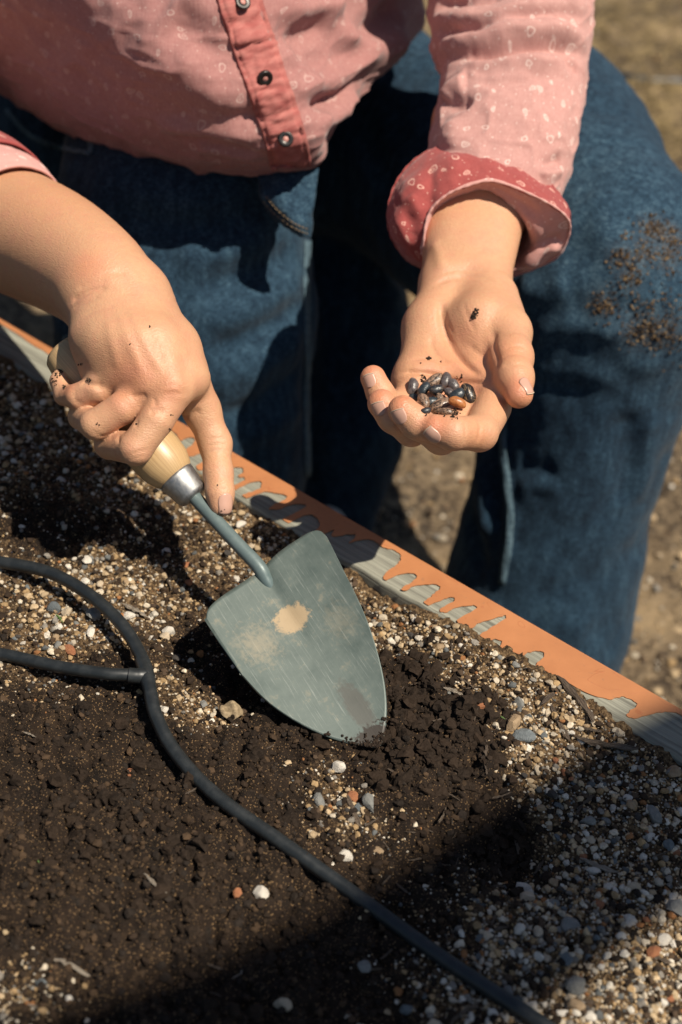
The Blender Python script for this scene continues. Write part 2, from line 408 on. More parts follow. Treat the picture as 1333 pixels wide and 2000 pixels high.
# split sliver along the inner arris, right-hand end
V, F, uv = plank(UL - .10, UL + .35, BW + .0035, BW + .0095, -.02, ZB - .006, seed=77, nu=120, nv=4)
m_ = mesh_np('splinter', V, F); set_uv(m_, uv); adopt(obj('splinter', m_, M_wood), wall)
PAINT = [(-300, 462), (0, 633), (60, 672), (120, 707), (200, 757), (290, 812), (340, 845), (352, 862), (368, 855), (380, 858), (378, 868), (364, 880), (358, 890), (372, 893), (398, 884), (408, 889), (402, 899), (385, 912), (392, 920), (420, 915), (430, 922), (424, 934), (428, 942), (440, 930),
 (449, 917), (463, 914), (475, 916), (476, 925), (465, 931), (468, 934), (478, 934), (478, 939), (466, 946), (452, 953), (450, 958), (457, 959), (490, 944), (508, 942), (511, 950), (502, 958), (476, 968), (474, 973), (484, 974), (517, 962), (538, 965), (560, 969), (559, 976), (550, 981), (530, 991), (528, 996), (543, 996),
 (574, 986), (597, 988), (592, 996), (568, 1008), (552, 1017), (556, 1022), (566, 1022), (598, 1007), (613, 1009), (622, 1016), (624, 1031), (612, 1041), (614, 1047), (626, 1047), (652, 1037), (648, 1046), (656, 1049), (691, 1044), (693, 1052), (682, 1062), (709, 1055), (730, 1057), (742, 1067), (752, 1072), (766, 1075), (781, 1083), (783, 1094), (774, 1105), (752, 1122), (748, 1131),
 (756, 1134), (778, 1124), (806, 1121), (813, 1128), (806, 1138), (786, 1150), (783, 1155), (792, 1155), (815, 1145), (852, 1143), (858, 1152), (842, 1167), (828, 1177), (830, 1183), (840, 1183), (864, 1173), (884, 1167), (888, 1174), (862, 1189), (860, 1196), (870, 1198), (889, 1189), (922, 1184), (930, 1191), (897, 1210), (894, 1218), (905, 1228), (919, 1229),
 (945, 1215), (985, 1204), (984, 1212), (944, 1237), (940, 1245), (950, 1254), (968, 1250), (981, 1255), (976, 1267), (985, 1279), (1008, 1286), (1036, 1275), (1057, 1274), (1063, 1284), (1048, 1297), (1046, 1304), (1058, 1309), (1103, 1333), (1152, 1357), (1189, 1367), (1214, 1362), (1238, 1370), (1245, 1380), (1224, 1396), (1228, 1403), (1243, 1405), (1276, 1395), (1313, 1392), (1333, 1400), (1380, 1428), (1460, 1500), (1700, 1640)]
bp = np.array([buv(PZ(x, y, ZB)) for x, y in PAINT])
sm = crom(bp, 5); _q = np.stack([sm[:, 0], sm[:, 1], sm[:, 0] * 0], 1); sm = sm + np.stack([fbm(_q, 420, 3, 91), fbm(_q, 420, 3, 95)], 1) * .0006; sm[:, 1] = np.clip(sm[:, 1], .003, BW - .003); sm = sm[np.r_[True, np.linalg.norm(np.diff(sm, axis=0), axis=1) > 2e-4]]
far = [(u, .0012) for u in np.linspace(sm[-1, 0], sm[0, 0], 90)]
outl = [tuple(q) for q in sm] + far
bm = bmesh.new(); vs = [bm.verts.new(bpt(u, v, ZB + .0004)) for u, v in outl]
f = bm.faces.new(vs); bm.normal_update()
if f.normal.z < 0: f.normal_flip()
bmesh.ops.triangulate(bm, faces=[f])
ext = bmesh.ops.extrude_face_region(bm, geom=bm.faces[:])
bmesh.ops.translate(bm, verts=[e for e in ext['geom'] if isinstance(e, bmesh.types.BMVert)], vec=(0, 0, .0006))
bmesh.ops.recalc_face_normals(bm, faces=bm.faces[:])
m_ = bpy.data.meshes.new('paint'); bm.to_mesh(m_); bm.free()
k = NT('orange_coating'); c = k.coord()
n1 = k.noise(c, 30, 4, .6); n2 = k.noise(c, 260, 3, .6); n3 = k.noise(k.mapping(c, (22, 22, 22)), 1.0, 2, .5, 1.5)
line = k.mr(k.math('ABSOLUTE', k.math('SUBTRACT', n3, .52)), .0, .008, 1, 0)
b = k.mix(k.mr(n1, .35, .7), (.38, .155, .064), (.45, .188, .078)); b = k.mix(k.math('MULTIPLY', line, .5), b, (.34, .11, .045)); b = k.mix(k.mr(n2, .63, .75, 0, .4), b, (.22, .12, .07))
k.bs(Base_Color=b, Roughness=.42); k.bump(k.math('ADD', k.math('MULTIPLY', n2, .25), line), .25, .0006)
adopt(obj('paint', m_, k.m), wall)

# ================================================================== trowel
def simple_metal(name, c0, c1, rough, metal, sc=60, scratches=0.0):
    k = NT(name); c = k.coord(); n = k.noise(c, sc, 4, .6); n2 = k.noise(k.mapping(c, (40, 40, 40)), 14, 3, .6)
    k.bs(Base_Color=k.mix(k.mr(n, .3, .7), c0, c1), Metallic=metal, Roughness=k.mr(n2, .3, .7, rough * .8, rough * 1.25)); k.bump(n2, .15, .0004); return k.m
T_tip, T_neck, T_fer, T_end = P(738, 1462, .897), P(510, 1114, .945), P(372, 962, .970), P(117, 676, .981)
trowel = empty('garden_trowel', tuple(T_tip)); tag(trowel, 'hand trowel with grey steel blade and pale wooden handle, dug into the soil', 'trowel')
# blade
ax = nrm(T_tip - T_neck); LEN = np.linalg.norm(T_tip - T_neck)
lat = nrm(P(640, 1050, .953) - P(405, 1215, .925)); lat = nrm(lat - ax * (lat @ ax)); nb = np.cross(lat, ax)
if nb @ (CAM - T_neck) < 0: nb = -nb
def bl(px, py):                              # point of the blade plane, as (along, across)
    d = P(px, py, 1) - CAM; t = ((T_neck - CAM) @ nb) / (d @ nb); q = CAM + d * t - T_neck; return q @ ax, q @ lat
TOP = crom([bl(*q) for q in ((405, 1216), (409, 1196), (430, 1172), (470, 1141), (498, 1121), (510, 1112), (522, 1100), (550, 1076), (590, 1053), (612, 1045), (626, 1047), (636, 1056))], 8)
BOT = crom([bl(*q) for q in ((405, 1216), (412, 1236), (440, 1282), (485, 1338), (530, 1382), (590, 1420), (650, 1446), (700, 1458), (730, 1463), (744, 1458), (753, 1425), (755, 1380), (748, 1325), (730, 1258), (704, 1190), (668, 1118), (645, 1072), (636, 1056))], 8)
def by_w(c):
    o = np.argsort(c[:, 1]); return c[o, 1], c[o, 0]
tw, ts = by_w(TOP); bw_, bs_ = by_w(BOT); w0_, w1_ = max(tw[0], bw_[0]), min(tw[-1], bw_[-1])
nA, nC = 61, 46; BVt = []
for i in range(nA):
    w_ = (w0_ + w1_) / 2 - (w1_ - w0_) / 2 * math.cos(math.pi * i / (nA - 1)); a_, b_ = np.interp(w_, tw, ts), np.interp(w_, bw_, bs_)
    for j in range(nC):
        s_ = a_ + (b_ - a_) * j / (nC - 1); half = .045; e = max(s_, 0)
        dish = .0075 * (w_ / half) ** 2 + .004 * (e / LEN) ** 2
        groove = -.0022 * math.exp(-(w_ / .0055) ** 2) * max(0, 1 - e / .062) ** .7
        BVt.append(T_neck + ax * s_ + lat * w_ + nb * (dish + groove))
BVt = np.array(BVt); BF = grid_faces(nA, nC, False)
m_ = mesh_np('blade', BVt, BF)
uvb = np.array([((v - T_neck) @ ax, (v - T_neck) @ lat) for v in BVt]); set_uv(m_, uvb)
k = NT('painted_steel_blade'); uvn = k.coord('UV')
n1 = k.noise(k.mapping(uvn, (60, 60, 1)), 1, 5, .65); n2 = k.noise(k.mapping(uvn, (30, 700, 1), rot=(0, 0, .15)), 1, 4, .75); n3 = k.noise(k.mapping(uvn, (300, 300, 1)), 1, 3, .6)
base = k.mix(k.mr(n1, .3, .7), (.068, .092, .083), (.108, .134, .120))
scr = k.mr(n2, .56, .72, 0, .5); base = k.mix(scr, base, (.29, .31, .28))
base = k.mix(k.mr(k.math('ADD', n1, k.math('MULTIPLY', n3, .35)), .76, 1.0, 0, .6), base, (.30, .24, .155))
def blob(s0, w0, rs, rw, soft, jit):
    sxy = k.n('SeparateXYZ', {0: uvn}); a = k.math('DIVIDE', k.math('SUBTRACT', sxy.outputs[0], s0), rs); d = k.math('DIVIDE', k.math('SUBTRACT', sxy.outputs[1], w0), rw)
    r = k.math('SQRT', k.math('ADD', k.math('MULTIPLY', a, a), k.math('MULTIPLY', d, d)))
    return k.mr(k.math('ADD', r, k.math('MULTIPLY', k.math('SUBTRACT', n3, .5), jit)), 1 - soft, 1, 1, 0)
def bxy(px, py): s_, w_ = bl(px, py); return s_, w_
s0, w0 = bxy(570, 1208); base = k.mix(k.math('MULTIPLY', blob(s0, w0, .0105, .0135, .25, 1.1), .9), base, (.36, .26, .15))
s0, w0 = bxy(506, 1262); base = k.mix(k.math('MULTIPLY', blob(s0, w0, .018, .017, .8, 2.2), .32), base, (.38, .30, .19))
s0, w0 = bxy(665, 1215); base = k.mix(k.math('MULTIPLY', blob(s0, w0, .016, .013, .8, 2.6), .16), base, (.38, .30, .19))
s0, w0 = bxy(698, 1382); base = k.mix(k.math('MULTIPLY', blob(s0, w0, .022, .0085, .35, .9), .85), base, (.075, .075, .065))
s0, w0 = bxy(727, 1440); base = k.mix(blob(s0, w0, .0075, .017, .3, 2.5), base, (.022, .016, .011))
k.bs(Base_Color=base, Metallic=.15, Roughness=k.mr(n1, .3, .7, .42, .62)); k.bump(k.math('ADD', n2, k.math('MULTIPLY', n3, .4)), .18, .0004)
blade = obj('blade', m_, k.m); adopt(blade, trowel)
mod = blade.modifiers.new('thick', 'SOLIDIFY'); mod.thickness = .0018; mod.offset = -1
def lathe(name, a, b, prof, m, n=32, parent=None):
    """prof: list of (fraction along a->b, radius)"""
    d = nrm(b - a); e1 = nrm(np.cross(d, [0, 0, 1.0])); e2 = np.cross(d, e1); L = np.linalg.norm(b - a)
    an = np.arange(n) / n * 2 * math.pi; ring = np.cos(an)[:, None] * e1 + np.sin(an)[:, None] * e2
    V = np.vstack([a + d * L * s + ring * r for s, r in prof]); F = grid_faces(len(prof), n, True)
    uv = np.array([(s * L, x * .03) for s, r in prof for x in an])
    me = mesh_np(name, V, F); set_uv(me, uv); o = obj(name, me, m)
    if parent is not None: adopt(o, parent)
    return o
M_shaft = simple_metal('painted_steel_shaft', (.10, .14, .14), (.15, .19, .185), .42, .15)
s0 = T_neck + ax * .004 + nb * .001
# shaft: bends slightly from the blade to the ferrule
cs = crom([T_neck + ax * .016 - nb * .0075, T_neck + ax * .006 - nb * .003, T_neck - ax * .004 + nb * .0003, T_neck + (T_fer - T_neck) * .35 + nb * .001, T_fer], 8)
rr_ = np.interp(np.linspace(0, 1, len(cs)), [0, .2, .45, .7, 1], [.0036, .0046, .0050, .0048, .0048])
rings = []
for i in range(len(cs)):
    d = nrm(cs[min(i + 1, len(cs) - 1)] - cs[max(i - 1, 0)]); e1 = nrm(np.cross(d, nb)); e2 = np.cross(e1, d); a = np.arange(20) / 20 * 2 * math.pi
    rings.append(cs[i] + rr_[i] * (np.cos(a)[:, None] * e1 + np.sin(a)[:, None] * e2))
V = np.array(rings).reshape(-1, 3); adopt(obj('shaft', mesh_np('shaft', V, grid_faces(len(cs), 20, True)), M_shaft), trowel)
hd = nrm(T_end - T_fer)
F0 = T_fer - hd * .0045; F1 = T_fer + hd * .0147
lathe('ferrule', F0, F1, [(-.02, 0.0051), (0, 0.0088), (.06, 0.0104), (.15, 0.0113), (.9, 0.0133), (1, 0.0134), (1.02, 0.0119)], simple_metal('zinc_ferrule', (.30, .30, .30), (.42, .42, .41), .52, 1.0, 90), 40, trowel)
k = NT('beech_handle'); uvn = k.coord('UV'); g = k.noise(k.mapping(uvn, (14, 900, 1)), 1, 5, .6, .4); n2 = k.noise(k.mapping(uvn, (70, 70, 1)), 1, 4, .7)
b = k.ramp(g, [(.3, (.34, .205, .095)), (.6, (.52, .355, .18))]); b = k.mix(k.mr(n2, .66, .78, 0, .55), b, (.16, .10, .05))
k.bs(Base_Color=b, Roughness=.38); k.bump(g, .12, .0004); M_handle = k.m
lathe('handle', F1, T_end, [(-.02, 0.0101), (0, 0.0130), (.02, 0.0148), (.08, 0.0177), (.16, 0.0188), (.28, 0.0188), (.45, 0.0166), (.6, 0.0159), (.78, 0.0168), (.9, 0.0170), (.96, 0.0155), (.985, 0.0123), (1, 0.0067), (1.003, 0.0006)], M_handle, 40, trowel)

# ================================================================== drip hose
k = NT('black_polythene'); c = k.coord(); n1 = k.noise(c, 120, 5, .65); n2 = k.noise(c, 700, 2, .6)
k.bs(Base_Color=k.mix(k.mr(n1, .45, .75), (.014, .0165, .0175), (.027, .030, .031)), Roughness=k.mr(n1, .3, .7, .36, .5)); k.bump(n2, .08, .0002); M_hose = k.m
def tube(name, pts, r, parent, n=16, steps=14, m=None):
    c = crom(pts, steps); R_ = []
    up = np.array([0, 0, 1.0])
    for i in range(len(c)):
        d = nrm(c[min(i + 1, len(c) - 1)] - c[max(i - 1, 0)]); e1 = nrm(np.cross(d, up)); e2 = np.cross(e1, d); a = np.arange(n) / n * 2 * math.pi
        rr = r(i / (len(c) - 1)) if callable(r) else r
        R_.append(c[i] + rr * (np.cos(a)[:, None] * e1 + np.sin(a)[:, None] * e2))
    V = np.array(R_).reshape(-1, 3); F = grid_faces(len(c), n, True)
    o = obj(name, mesh_np(name, V, F), m or M_hose); adopt(o, parent); return o
HR = .0044
def hp(px, py, lift=0.0):
    q = PZ(px, py, HR + lift); q[2] = np.mean([on_soil(q[0] + dx, q[1] + dy) for dx in (-.02, -.01, 0, .01, .02) for dy in (-.02, -.01, 0, .01, .02)]) + HR * .85 + lift; return PZ(px, py, q[2])
hose = empty('drip_hose', tuple(PZ(290, 1310, 0))); tag(hose, 'black plastic drip irrigation hose with a side branch, snaking across the soil', 'hose')
tube('main_tube', [hp(-330, 1060), hp(-120, 1075), hp(-10, 1096, .004), hp(90, 1116, .010), hp(170, 1158, .014), hp(240, 1222, .013), hp(282, 1295, .010), hp(293, 1345, .009), hp(306, 1400, .007), hp(345, 1472, .004), hp(425, 1556), hp(550, 1645), hp(700, 1752), hp(860, 1868), hp(1062, 2003), hp(1260, 2150), hp(1480, 2320)], HR, hose)
tube('branch_tube', [hp(-330, 1215), hp(-100, 1262), hp(0, 1277, .002), hp(120, 1303, .006), hp(210, 1316, .010), hp(283, 1319, .010)], HR * .94, hose)
tube('connector', [hp(252, 1319, .010), hp(266, 1320, .010), hp(276, 1320, .010), hp(290, 1320, .010)], lambda s: HR * (1.13 if s < .5 else 1.2), hose, steps=4)
tube('connector', [hp(277, 1290, .0095), hp(286, 1318, .010), hp(293, 1347, .0085)], lambda s: HR * (1.03 + .17 * math.exp(-((s - .5) / .22) ** 2)), hose, steps=8)

# ================================================================== the gardener
person = empty('person', tuple(P(600, 900, 1.45) * [1, 1, 0] + [0, 0, GZ]))
tag(person, 'crouching person in pink shirt and blue jeans holding a trowel and some beans', 'person')

# ---- skin material
k = NT('skin'); c = k.coord(); t = k.attr('tint').outputs['Color']
n1 = k.noise(c, 28, 4, .6); n2 = k.noise(c, 900, 3, .6); n3 = k.noise(c, 260, 4, .6)
b = k.mix(k.mr(n1, .35, .7, 0, .5), (.55, .312, .176), (.61, .335, .198)); b = k.mix(1.0, b, t, 'MULTIPLY')
b = k.mix(k.mr(n3, .35, .75, 0, .30), b, (.48, .185, .11)); b = k.mix(k.mr(k.noise(c, 70, 4, .65), .45, .7, 0, .38), b, (.56, .235, .155))
k.bs(Base_Color=b, Roughness=k.mr(n3, .3, .7, .35, .48), Subsurface_Weight=.05, Subsurface_Radius=(.006, .0025, .0012), Subsurface_Scale=.6)
k.b.inputs['Specular IOR Level'].default_value = .5
wv = k.noise(k.mapping(c, (1, 1, 2.5)), 520, 3, .7)
k.bump(k.math('ADD', k.math('MULTIPLY', n2, .5), wv), 0.55, .0009); M_skin = k.m
k = NT('fingernail'); c = k.coord(); k.bs(Base_Color=(.50, .29, .215), Roughness=.33); k.bump(k.noise(c, 500, 2, .5), .05, .0003); M_nail = k.m
k = NT('nail_edge'); k.bs(Base_Color=(.56, .44, .32), Roughness=.45); M_nail_edge = k.m

parts_V, parts_F, parts_T = [], [], []
def add_part(V, F, tint):
    o = sum(len(v) for v in parts_V); parts_V.append(V); parts_F.append(F + o); parts_T.append(tint)
def tint_of(V, spots):
    T = np.ones((len(V), 3))
    for px, py, t, r, cc in spots:
        d = np.linalg.norm(V - P(px, py, t), axis=1); w = np.exp(-(d / RR(r, t)) ** 2)[:, None]
        T = T * (1 - w) + T * np.array(cc) * w
    return T
RED = (1.05, .70, .64)

# ---- open hand with the beans (the gardener's left)
v = Vol(P(880, 650, 1.0) - [.14, .26, .16], P(880, 650, 1.0) + [.14, .30, .22], .00105)
# forearm and wrist
for a, b_ in (((872, 548, 1.046, 47), (884, 400, 1.10, 56)), ((952, 548, 1.046, 45), (974, 400, 1.10, 56)), ((884, 400, 1.10, 56), (905, 240, 1.16, 62)), ((974, 400, 1.10, 56), (985, 240, 1.16, 66)), ((912, 545, 1.050, 50), (930, 400, 1.104, 66)), ((930, 400, 1.104, 66), (950, 240, 1.165, 76))):
    v.chain([a, b_], .016)
# palm: heel, metacarpals, thumb ball
v.chain([(868, 560, 1.044, 44), (842, 640, 1.016, 50), (812, 742, .985, 40), (806, 775, .973, 34)], .012)
v.chain([(890, 558, 1.048, 42), (872, 650, 1.018, 42), (856, 775, .968, 36)], .012)
v.chain([(915, 558, 1.048, 42), (908, 660, 1.016, 42), (908, 790, .958, 37)], .012)
v.chain([(945, 558, 1.046, 44), (945, 680, 1.008, 42), (957, 790, .952, 38)], .012)
v.chain([(830, 795, .968, 28), (890, 812, .953, 30), (940, 812, .945, 30)], .010)
v.chain([(955, 578, 1.030, 46), (940, 640, 1.000, 62), (958, 690, .985, 46)], .010)
v.chain([(968, 585, 1.030, 46), (990, 650, .992, 47), (1000, 698, .962, 40), (1005, 738, .943, 36), (1014, 770, .930, 28)], .006, .006)
v.ell(P(872, 735, .940), np.eye(3), (.026, .026, .0215), .010, cut=True)
# fingers
IDX = [(962, 795, .950, 38), (937, 846, .918, 35), (884, 846, .898, 33), (851, 838, .898, 29)]
MID = [(908, 800, .952, 36), (862, 854, .922, 33), (814, 826, .905, 31), (787, 801, .905, 29.5)]
RNG = [(856, 790, .962, 35), (804, 840, .936, 31), (768, 816, .925, 29), (746, 788, .925, 28.5)]
PNK = [(806, 776, .975, 33), (768, 797, .957, 28), (743, 768, .947, 26), (729, 738, .948, 25)]
for f_ in (PNK, RNG, MID, IDX): v.chain(f_, .0022, .0035)
LV, LF = v.mesh(); LV = laplace(LV, LF, 2, .5)
bv = bvh_of(LV, LF); N = vnormals(LV, LF)
for pts, a_, w_ in (
    (((862, 585), (864, 625), (878, 668), (905, 706), (940, 735)), -.0030, .0026), (((772, 733), (810, 726), (850, 731), (905, 746), (960, 745)), -.0024, .0022), (((868, 600), (880, 640), (888, 690)), -.0007, .0016), (((800, 705), (840, 700), (870, 712)), -.0006, .0016), (((790, 752), (830, 748), (860, 752)), -.0007, .0016), (((905, 590), (915, 620), (930, 650)), -.0004, .0016), (((985, 680), (1005, 676), (1030, 682)), -.0005, .0016), (((980, 715), (1003, 712), (1034, 716)), -.0006, .0016),
    (((842, 655), (850, 690), (880, 712)), -.0008, .0022), (((845, 560), (875, 545), (920, 540), (975, 552)), -.0013, .0026), (((850, 540), (900, 527), (960, 530)), -.0008, .0024),
    (((960, 640), (968, 690), (975, 725)), -.0016, .0030), (((978, 700), (1000, 692), (1030, 698)), -.0006, .0020), (((915, 672), (935, 690), (955, 700)), -.0007, .0024), (((775, 775), (800, 778)), -.0008, .0016),
    (((928, 812), (938, 840), (930, 868)), -.0008, .0018), (((905, 820), (910, 845), (905, 870)), -.0005, .0016), (((845, 470), (858, 500), (862, 530)), .0012, .0045), (((1010, 650), (1030, 690)), .0008, .006)):
    LV = crease(LV, N, bv, pts, a_, w_)
add_part(LV, LF, tint_of(LV, [(880, 740, .96, 90, (1.03, .86, .80)), (729, 730, .945, 26, RED), (746, 778, .92, 28, RED), (787, 790, .90, 28, RED), (850, 830, .89, 30, RED), (1018, 765, .925, 34, RED), (1000, 700, .95, 45, (1.03, .85, .8)), (910, 640, .97, 60, (1.05, .98, .96)), (940, 855, .9, 40, (1.03, .88, .82))]))
hand_bvh = bvh_of(LV, LF)

# ---- hand on the trowel (the gardener's right)
TM[0] = 1.135
v = Vol(P(230, 700, .85) - [.22, .15, .16], P(230, 700, .85) + [.15, .23, .23], .00115)
v.chain([(-170, 355, 1.03, 122), (0, 436, .965, 112), (112, 484, .917, 100), (190, 540, .882, 88), (222, 590, .866, 80)], .012, .012, 4)
v.chain([(0, 450, .985, 100), (190, 560, .890, 78)], .015)
# back of the hand, little finger side to forefinger side
v.chain([(196, 578, .868, 56), (190, 660, .842, 44), (192, 722, .840, 36)], .016)
v.chain([(220, 575, .866, 58), (222, 670, .832, 44), (232, 730, .830, 38)], .014)
v.chain([(245, 575, .864, 56), (268, 680, .828, 46), (290, 752, .822, 39)], .014)
v.chain([(268, 575, .866, 54), (310, 680, .832, 46), (338, 755, .820, 39)], .014)
v.chain([(285, 590, .876, 48), (338, 680, .850, 46), (370, 740, .836, 42)], .014)
# little, ring and middle finger closing round the handle
v.chain([(236, 730, .834, 37), (194, 759, .832, 31), (154, 775, .836, 26), (126, 772, .846, 20), (117, 744, .853, 19), (120, 735, .854, 16.5)], .0035, .0018)
v.chain([(298, 758, .826, 39), (240, 797, .822, 32), (186, 829, .824, 30), (160, 814, .846, 26), (178, 792, .870, 23)], .0035, .0018)
v.chain([(338, 760, .822, 41), (306, 820, .817, 34), (265, 876, .816, 33), (214, 868, .838, 29), (214, 838, .870, 25)], .0035, .0018)
# thumb behind the handle
v.chain([(325, 690, .876, 38), (328, 760, .896, 32), (295, 810, .905, 26)], .008)
# forefinger along the shaft
v.chain([(366, 735, .848, 42), (394, 800, .860, 35), (421, 866, .862, 30), (427, 925, .855, 26.5), (430, 962, .850, 25.5), (432, 988, .848, 22.5)], .006, .006)
RV, RF = v.mesh(); RV = laplace(RV, RF, 2, .5)
bv = bvh_of(RV, RF); N = vnormals(RV, RF)
for pts, a_, w_ in (
    (((252, 776), (275, 773), (290, 775)), -.0009, .0022), (((290, 806), (308, 802), (322, 803)), -.0008, .0022),
    (((138, 592), (155, 578), (180, 566), (215, 562)), -.0016, .0026), (((142, 604), (165, 590), (200, 578)), -.0007, .0020), (((150, 566), (180, 552), (215, 548)), -.0006, .0022), (((160, 618), (195, 604), (230, 598)), -.0004, .0022), (((190, 540), (225, 532), (250, 535)), -.0004, .0022), (((225, 520), (245, 545), (262, 580)), -.0005, .004),
    (((160, 744), (180, 750), (205, 756)), -.0018, .0026), (((320, 680), (332, 715), (340, 745), (343, 775)), .0009, .009), (((255, 660), (275, 710), (288, 750)), .0006, .008), (((360, 690), (366, 730), (358, 780)), -.0012, .006), (((250, 600), (285, 670), (322, 735)), .0009, .0035), (((232, 605), (258, 680), (282, 740)), .0008, .0035), (((212, 620), (222, 680), (232, 725)), .0006, .0035), (((275, 610), (305, 680), (330, 720)), -.0006, .004), (((325, 758), (340, 752), (358, 760)), -.0004, .0014), (((322, 770), (340, 766), (356, 772)), -.0004, .0014),
    (((405, 862), (422, 856), (442, 858)), -.0005, .0014), (((403, 873), (422, 868), (445, 869)), -.0006, .0014), (((405, 884), (425, 880), (446, 880)), -.0005, .0014), (((412, 958), (428, 954), (446, 957)), -.0004, .0014), (((360, 815), (380, 806), (395, 803)), -.0012, .0024),
    (((240, 892), (268, 884), (292, 878)), -.0006, .0016), (((243, 898), (270, 893), (290, 888)), -.0005, .0014), (((178, 838), (202, 852), (225, 852)), -.0007, .0018), (((146, 760), (152, 785), (175, 800)), -.0006, .0018), (((232, 850), (233, 866)), -.0009, .0016), (((266, 835), (268, 820)), -.0009, .0018), (((300, 775), (305, 795)), -.0006, .0016)):
    RV = crease(RV, N, bv, pts, a_, w_)
add_part(RV, RF, tint_of(RV, [(340, 765, .80, 36, RED), (250, 740, .81, 60, (1.04, .80, .74)), (265, 885, .79, 36, RED), (195, 850, .80, 34, (1.03, .84, .78)), (120, 750, .83, 26, RED), (425, 865, .83, 36, (1.03, .80, .74)), (430, 980, .82, 40, (1.03, .76, .70)), (165, 515, .84, 40, (1.03, .84, .80)), (60, 420, .9, 170, (.97, .90, .84))]))
trowel_hand_bvh = bvh_of(RV, RF); TM[0] = 1.0

# ---- rest of the body (under the clothes), neck and head
v = Vol((-.62, .85, -.42), (.62, 1.85, 1.05), .008)
S_L, S_R = P(820, -520, 1.20), P(-70, -440, 1.30)
E_L, E_R = P(1000, 20, 1.20), P(-235, 318, 1.20)
v.cone(E_L, P(950, 240, 1.165), .046, .036, .02); v.cone(S_L, E_L, .055, .044, .03)
v.cone(E_R, P(-60, 410, 1.12), .046, .04, .02); v.cone(S_R, E_R, .055, .044, .03)
NK = (S_L + S_R) / 2 + [0, .02, .07]; HD = NK + [0.01, -.07, .17]
v.cone(S_L, S_R, .062, .062, .05); v.cone((S_L + S_R) / 2 + [0, .03, -.03], np.array([-.10, 1.44, .2]), .09, .08, .05)
v.cone(NK, HD, .055, .055, .03)
v.ell(HD + [0, .01, .05], np.eye(3), (.075, .092, .10), .03); v.ell(HD + [0, -.02, -.03], np.eye(3), (.058, .07, .075), .03)
v.cone(HD + [0, -.085, .03], HD + [0, -.105, -.01], .010, .014, .012)
for s_ in (-1, 1): v.ell(HD + [s_ * .076, .01, .01], np.eye(3), (.012, .02, .032), .01); v.ell(HD + [s_ * .032, -.085, .035], np.eye(3), (.015, .012, .010), .008, cut=True)
v.cone(HD + [-.02, -.082, -.045], HD + [.02, -.082, -.045], .006, .006, .006, cut=True)
HV, HF = v.mesh(); HV = laplace(HV, HF, 2, .5)
add_part(HV, HF, np.ones((len(HV), 3)))
V = np.vstack(parts_V); F = np.vstack(parts_F); me = mesh_np('body', V, F); set_col(me, np.vstack(parts_T))
body = obj('body', me, M_skin); adopt(body, person)
k = NT('hair'); c = k.coord(); n = k.noise(k.mapping(c, (200, 200, 12)), 1, 3, .6); k.bs(Base_Color=k.mix(n, (.03, .016, .008), (.10, .055, .028)), Roughness=.5); k.bump(n, .5, .003)
v = Vol(HD - [.16, .16, .2], HD + [.16, .2, .22], .006)
v.ell(HD + [0, .025, .065], np.eye(3), (.088, .102, .105), .02); v.ell(HD + [0, .06, -.02], np.eye(3), (.085, .07, .10), .03); v.ell(HD + [0, -.085, -.02], np.eye(3), (.066, .06, .085), .02, cut=True)
V, F = v.mesh(); V += vnormals(V, F) * (fbm(V * [1, 1, .25], 60, 3, 2) * .006)[:, None]
adopt(obj('hair', mesh_np('hair', V, F), k.m), person)

# ---- fingernails
def nail(bvh, px, py, up, w, l, tilt=0.0, edge=True):
    """nail plate lying on the fingertip: up = image direction towards the free edge; w, l half sizes in metres"""
    h, n = hit(bvh, px, py)
    if h is None: return
    a = nrm(P(px + up[0], py + up[1], 1) - P(px, py, 1)); a = nrm(a - n * (a @ n)); s = np.cross(a, n)
    nu, nv = 13, 13; V = []
    for i in range(nv):
        y = (i / (nv - 1)) * 2 - 1
        for j in range(nu):
            x = (j / (nu - 1)) * 2 - 1
            ww = w * (1 - .20 * max(0, -y) ** 2) * (1 - .10 * max(0, y))
            yy = y * l * (1 - .30 * x * x if y < 0 else 1 - .14 * x * x * y)
            q = h + s * x * ww + a * yy; r_ = bvh.ray_cast(Vector(q + n * .012), Vector(-n), .03)
            zs = (np.array(r_[0]) - q) @ n if r_[0] is not None else -.002
            z = max(zs, -.75 * (x * ww) ** 2 / w - .0010 - .25 * yy * yy / l) * .75 + .25 * (-.5 * (x * ww) ** 2 / w)
            V.append(q + n * (z + .0005))
    V = np.array(V); F = grid_faces(nv, nu, False)
    o = obj('fingernail', mesh_np('fingernail', V, F), M_nail); o.parent = body
    md = o.modifiers.new('t', 'SOLIDIFY'); md.thickness = .0009; md.offset = -1
    if edge:
        top = V[-nu:]; pts = top + n * .0001
        c_ = pts; R_ = []
        for i in range(len(c_)):
            d = nrm(c_[min(i + 1, nu - 1)] - c_[max(i - 1, 0)]); e1 = n; e2 = np.cross(d, n); an = np.arange(6) / 6 * 2 * math.pi
            R_.append(c_[i] + .00035 * (np.cos(an)[:, None] * e1 * .7 + np.sin(an)[:, None] * e2))
        e = obj('nail_edge', mesh_np('nail_edge', np.array(R_).reshape(-1, 3), grid_faces(nu, 6, True)), M_nail_edge); e.parent = body
nail(hand_bvh, 722, 744, (-.35, -1), .0044, .0046); nail(hand_bvh, 740, 799, (-.25, -1), .0050, .0046)
nail(hand_bvh, 779, 815, (-.30, -1), .0055, .0050); nail(hand_bvh, 845, 852, (-.75, -.75), .0047, .0056)
nail(hand_bvh, 1031, 752, (.35, 1), .0048, .0062); nail(trowel_hand_bvh, 443, 984, (.10, 1), .0056, .0074, edge=False)

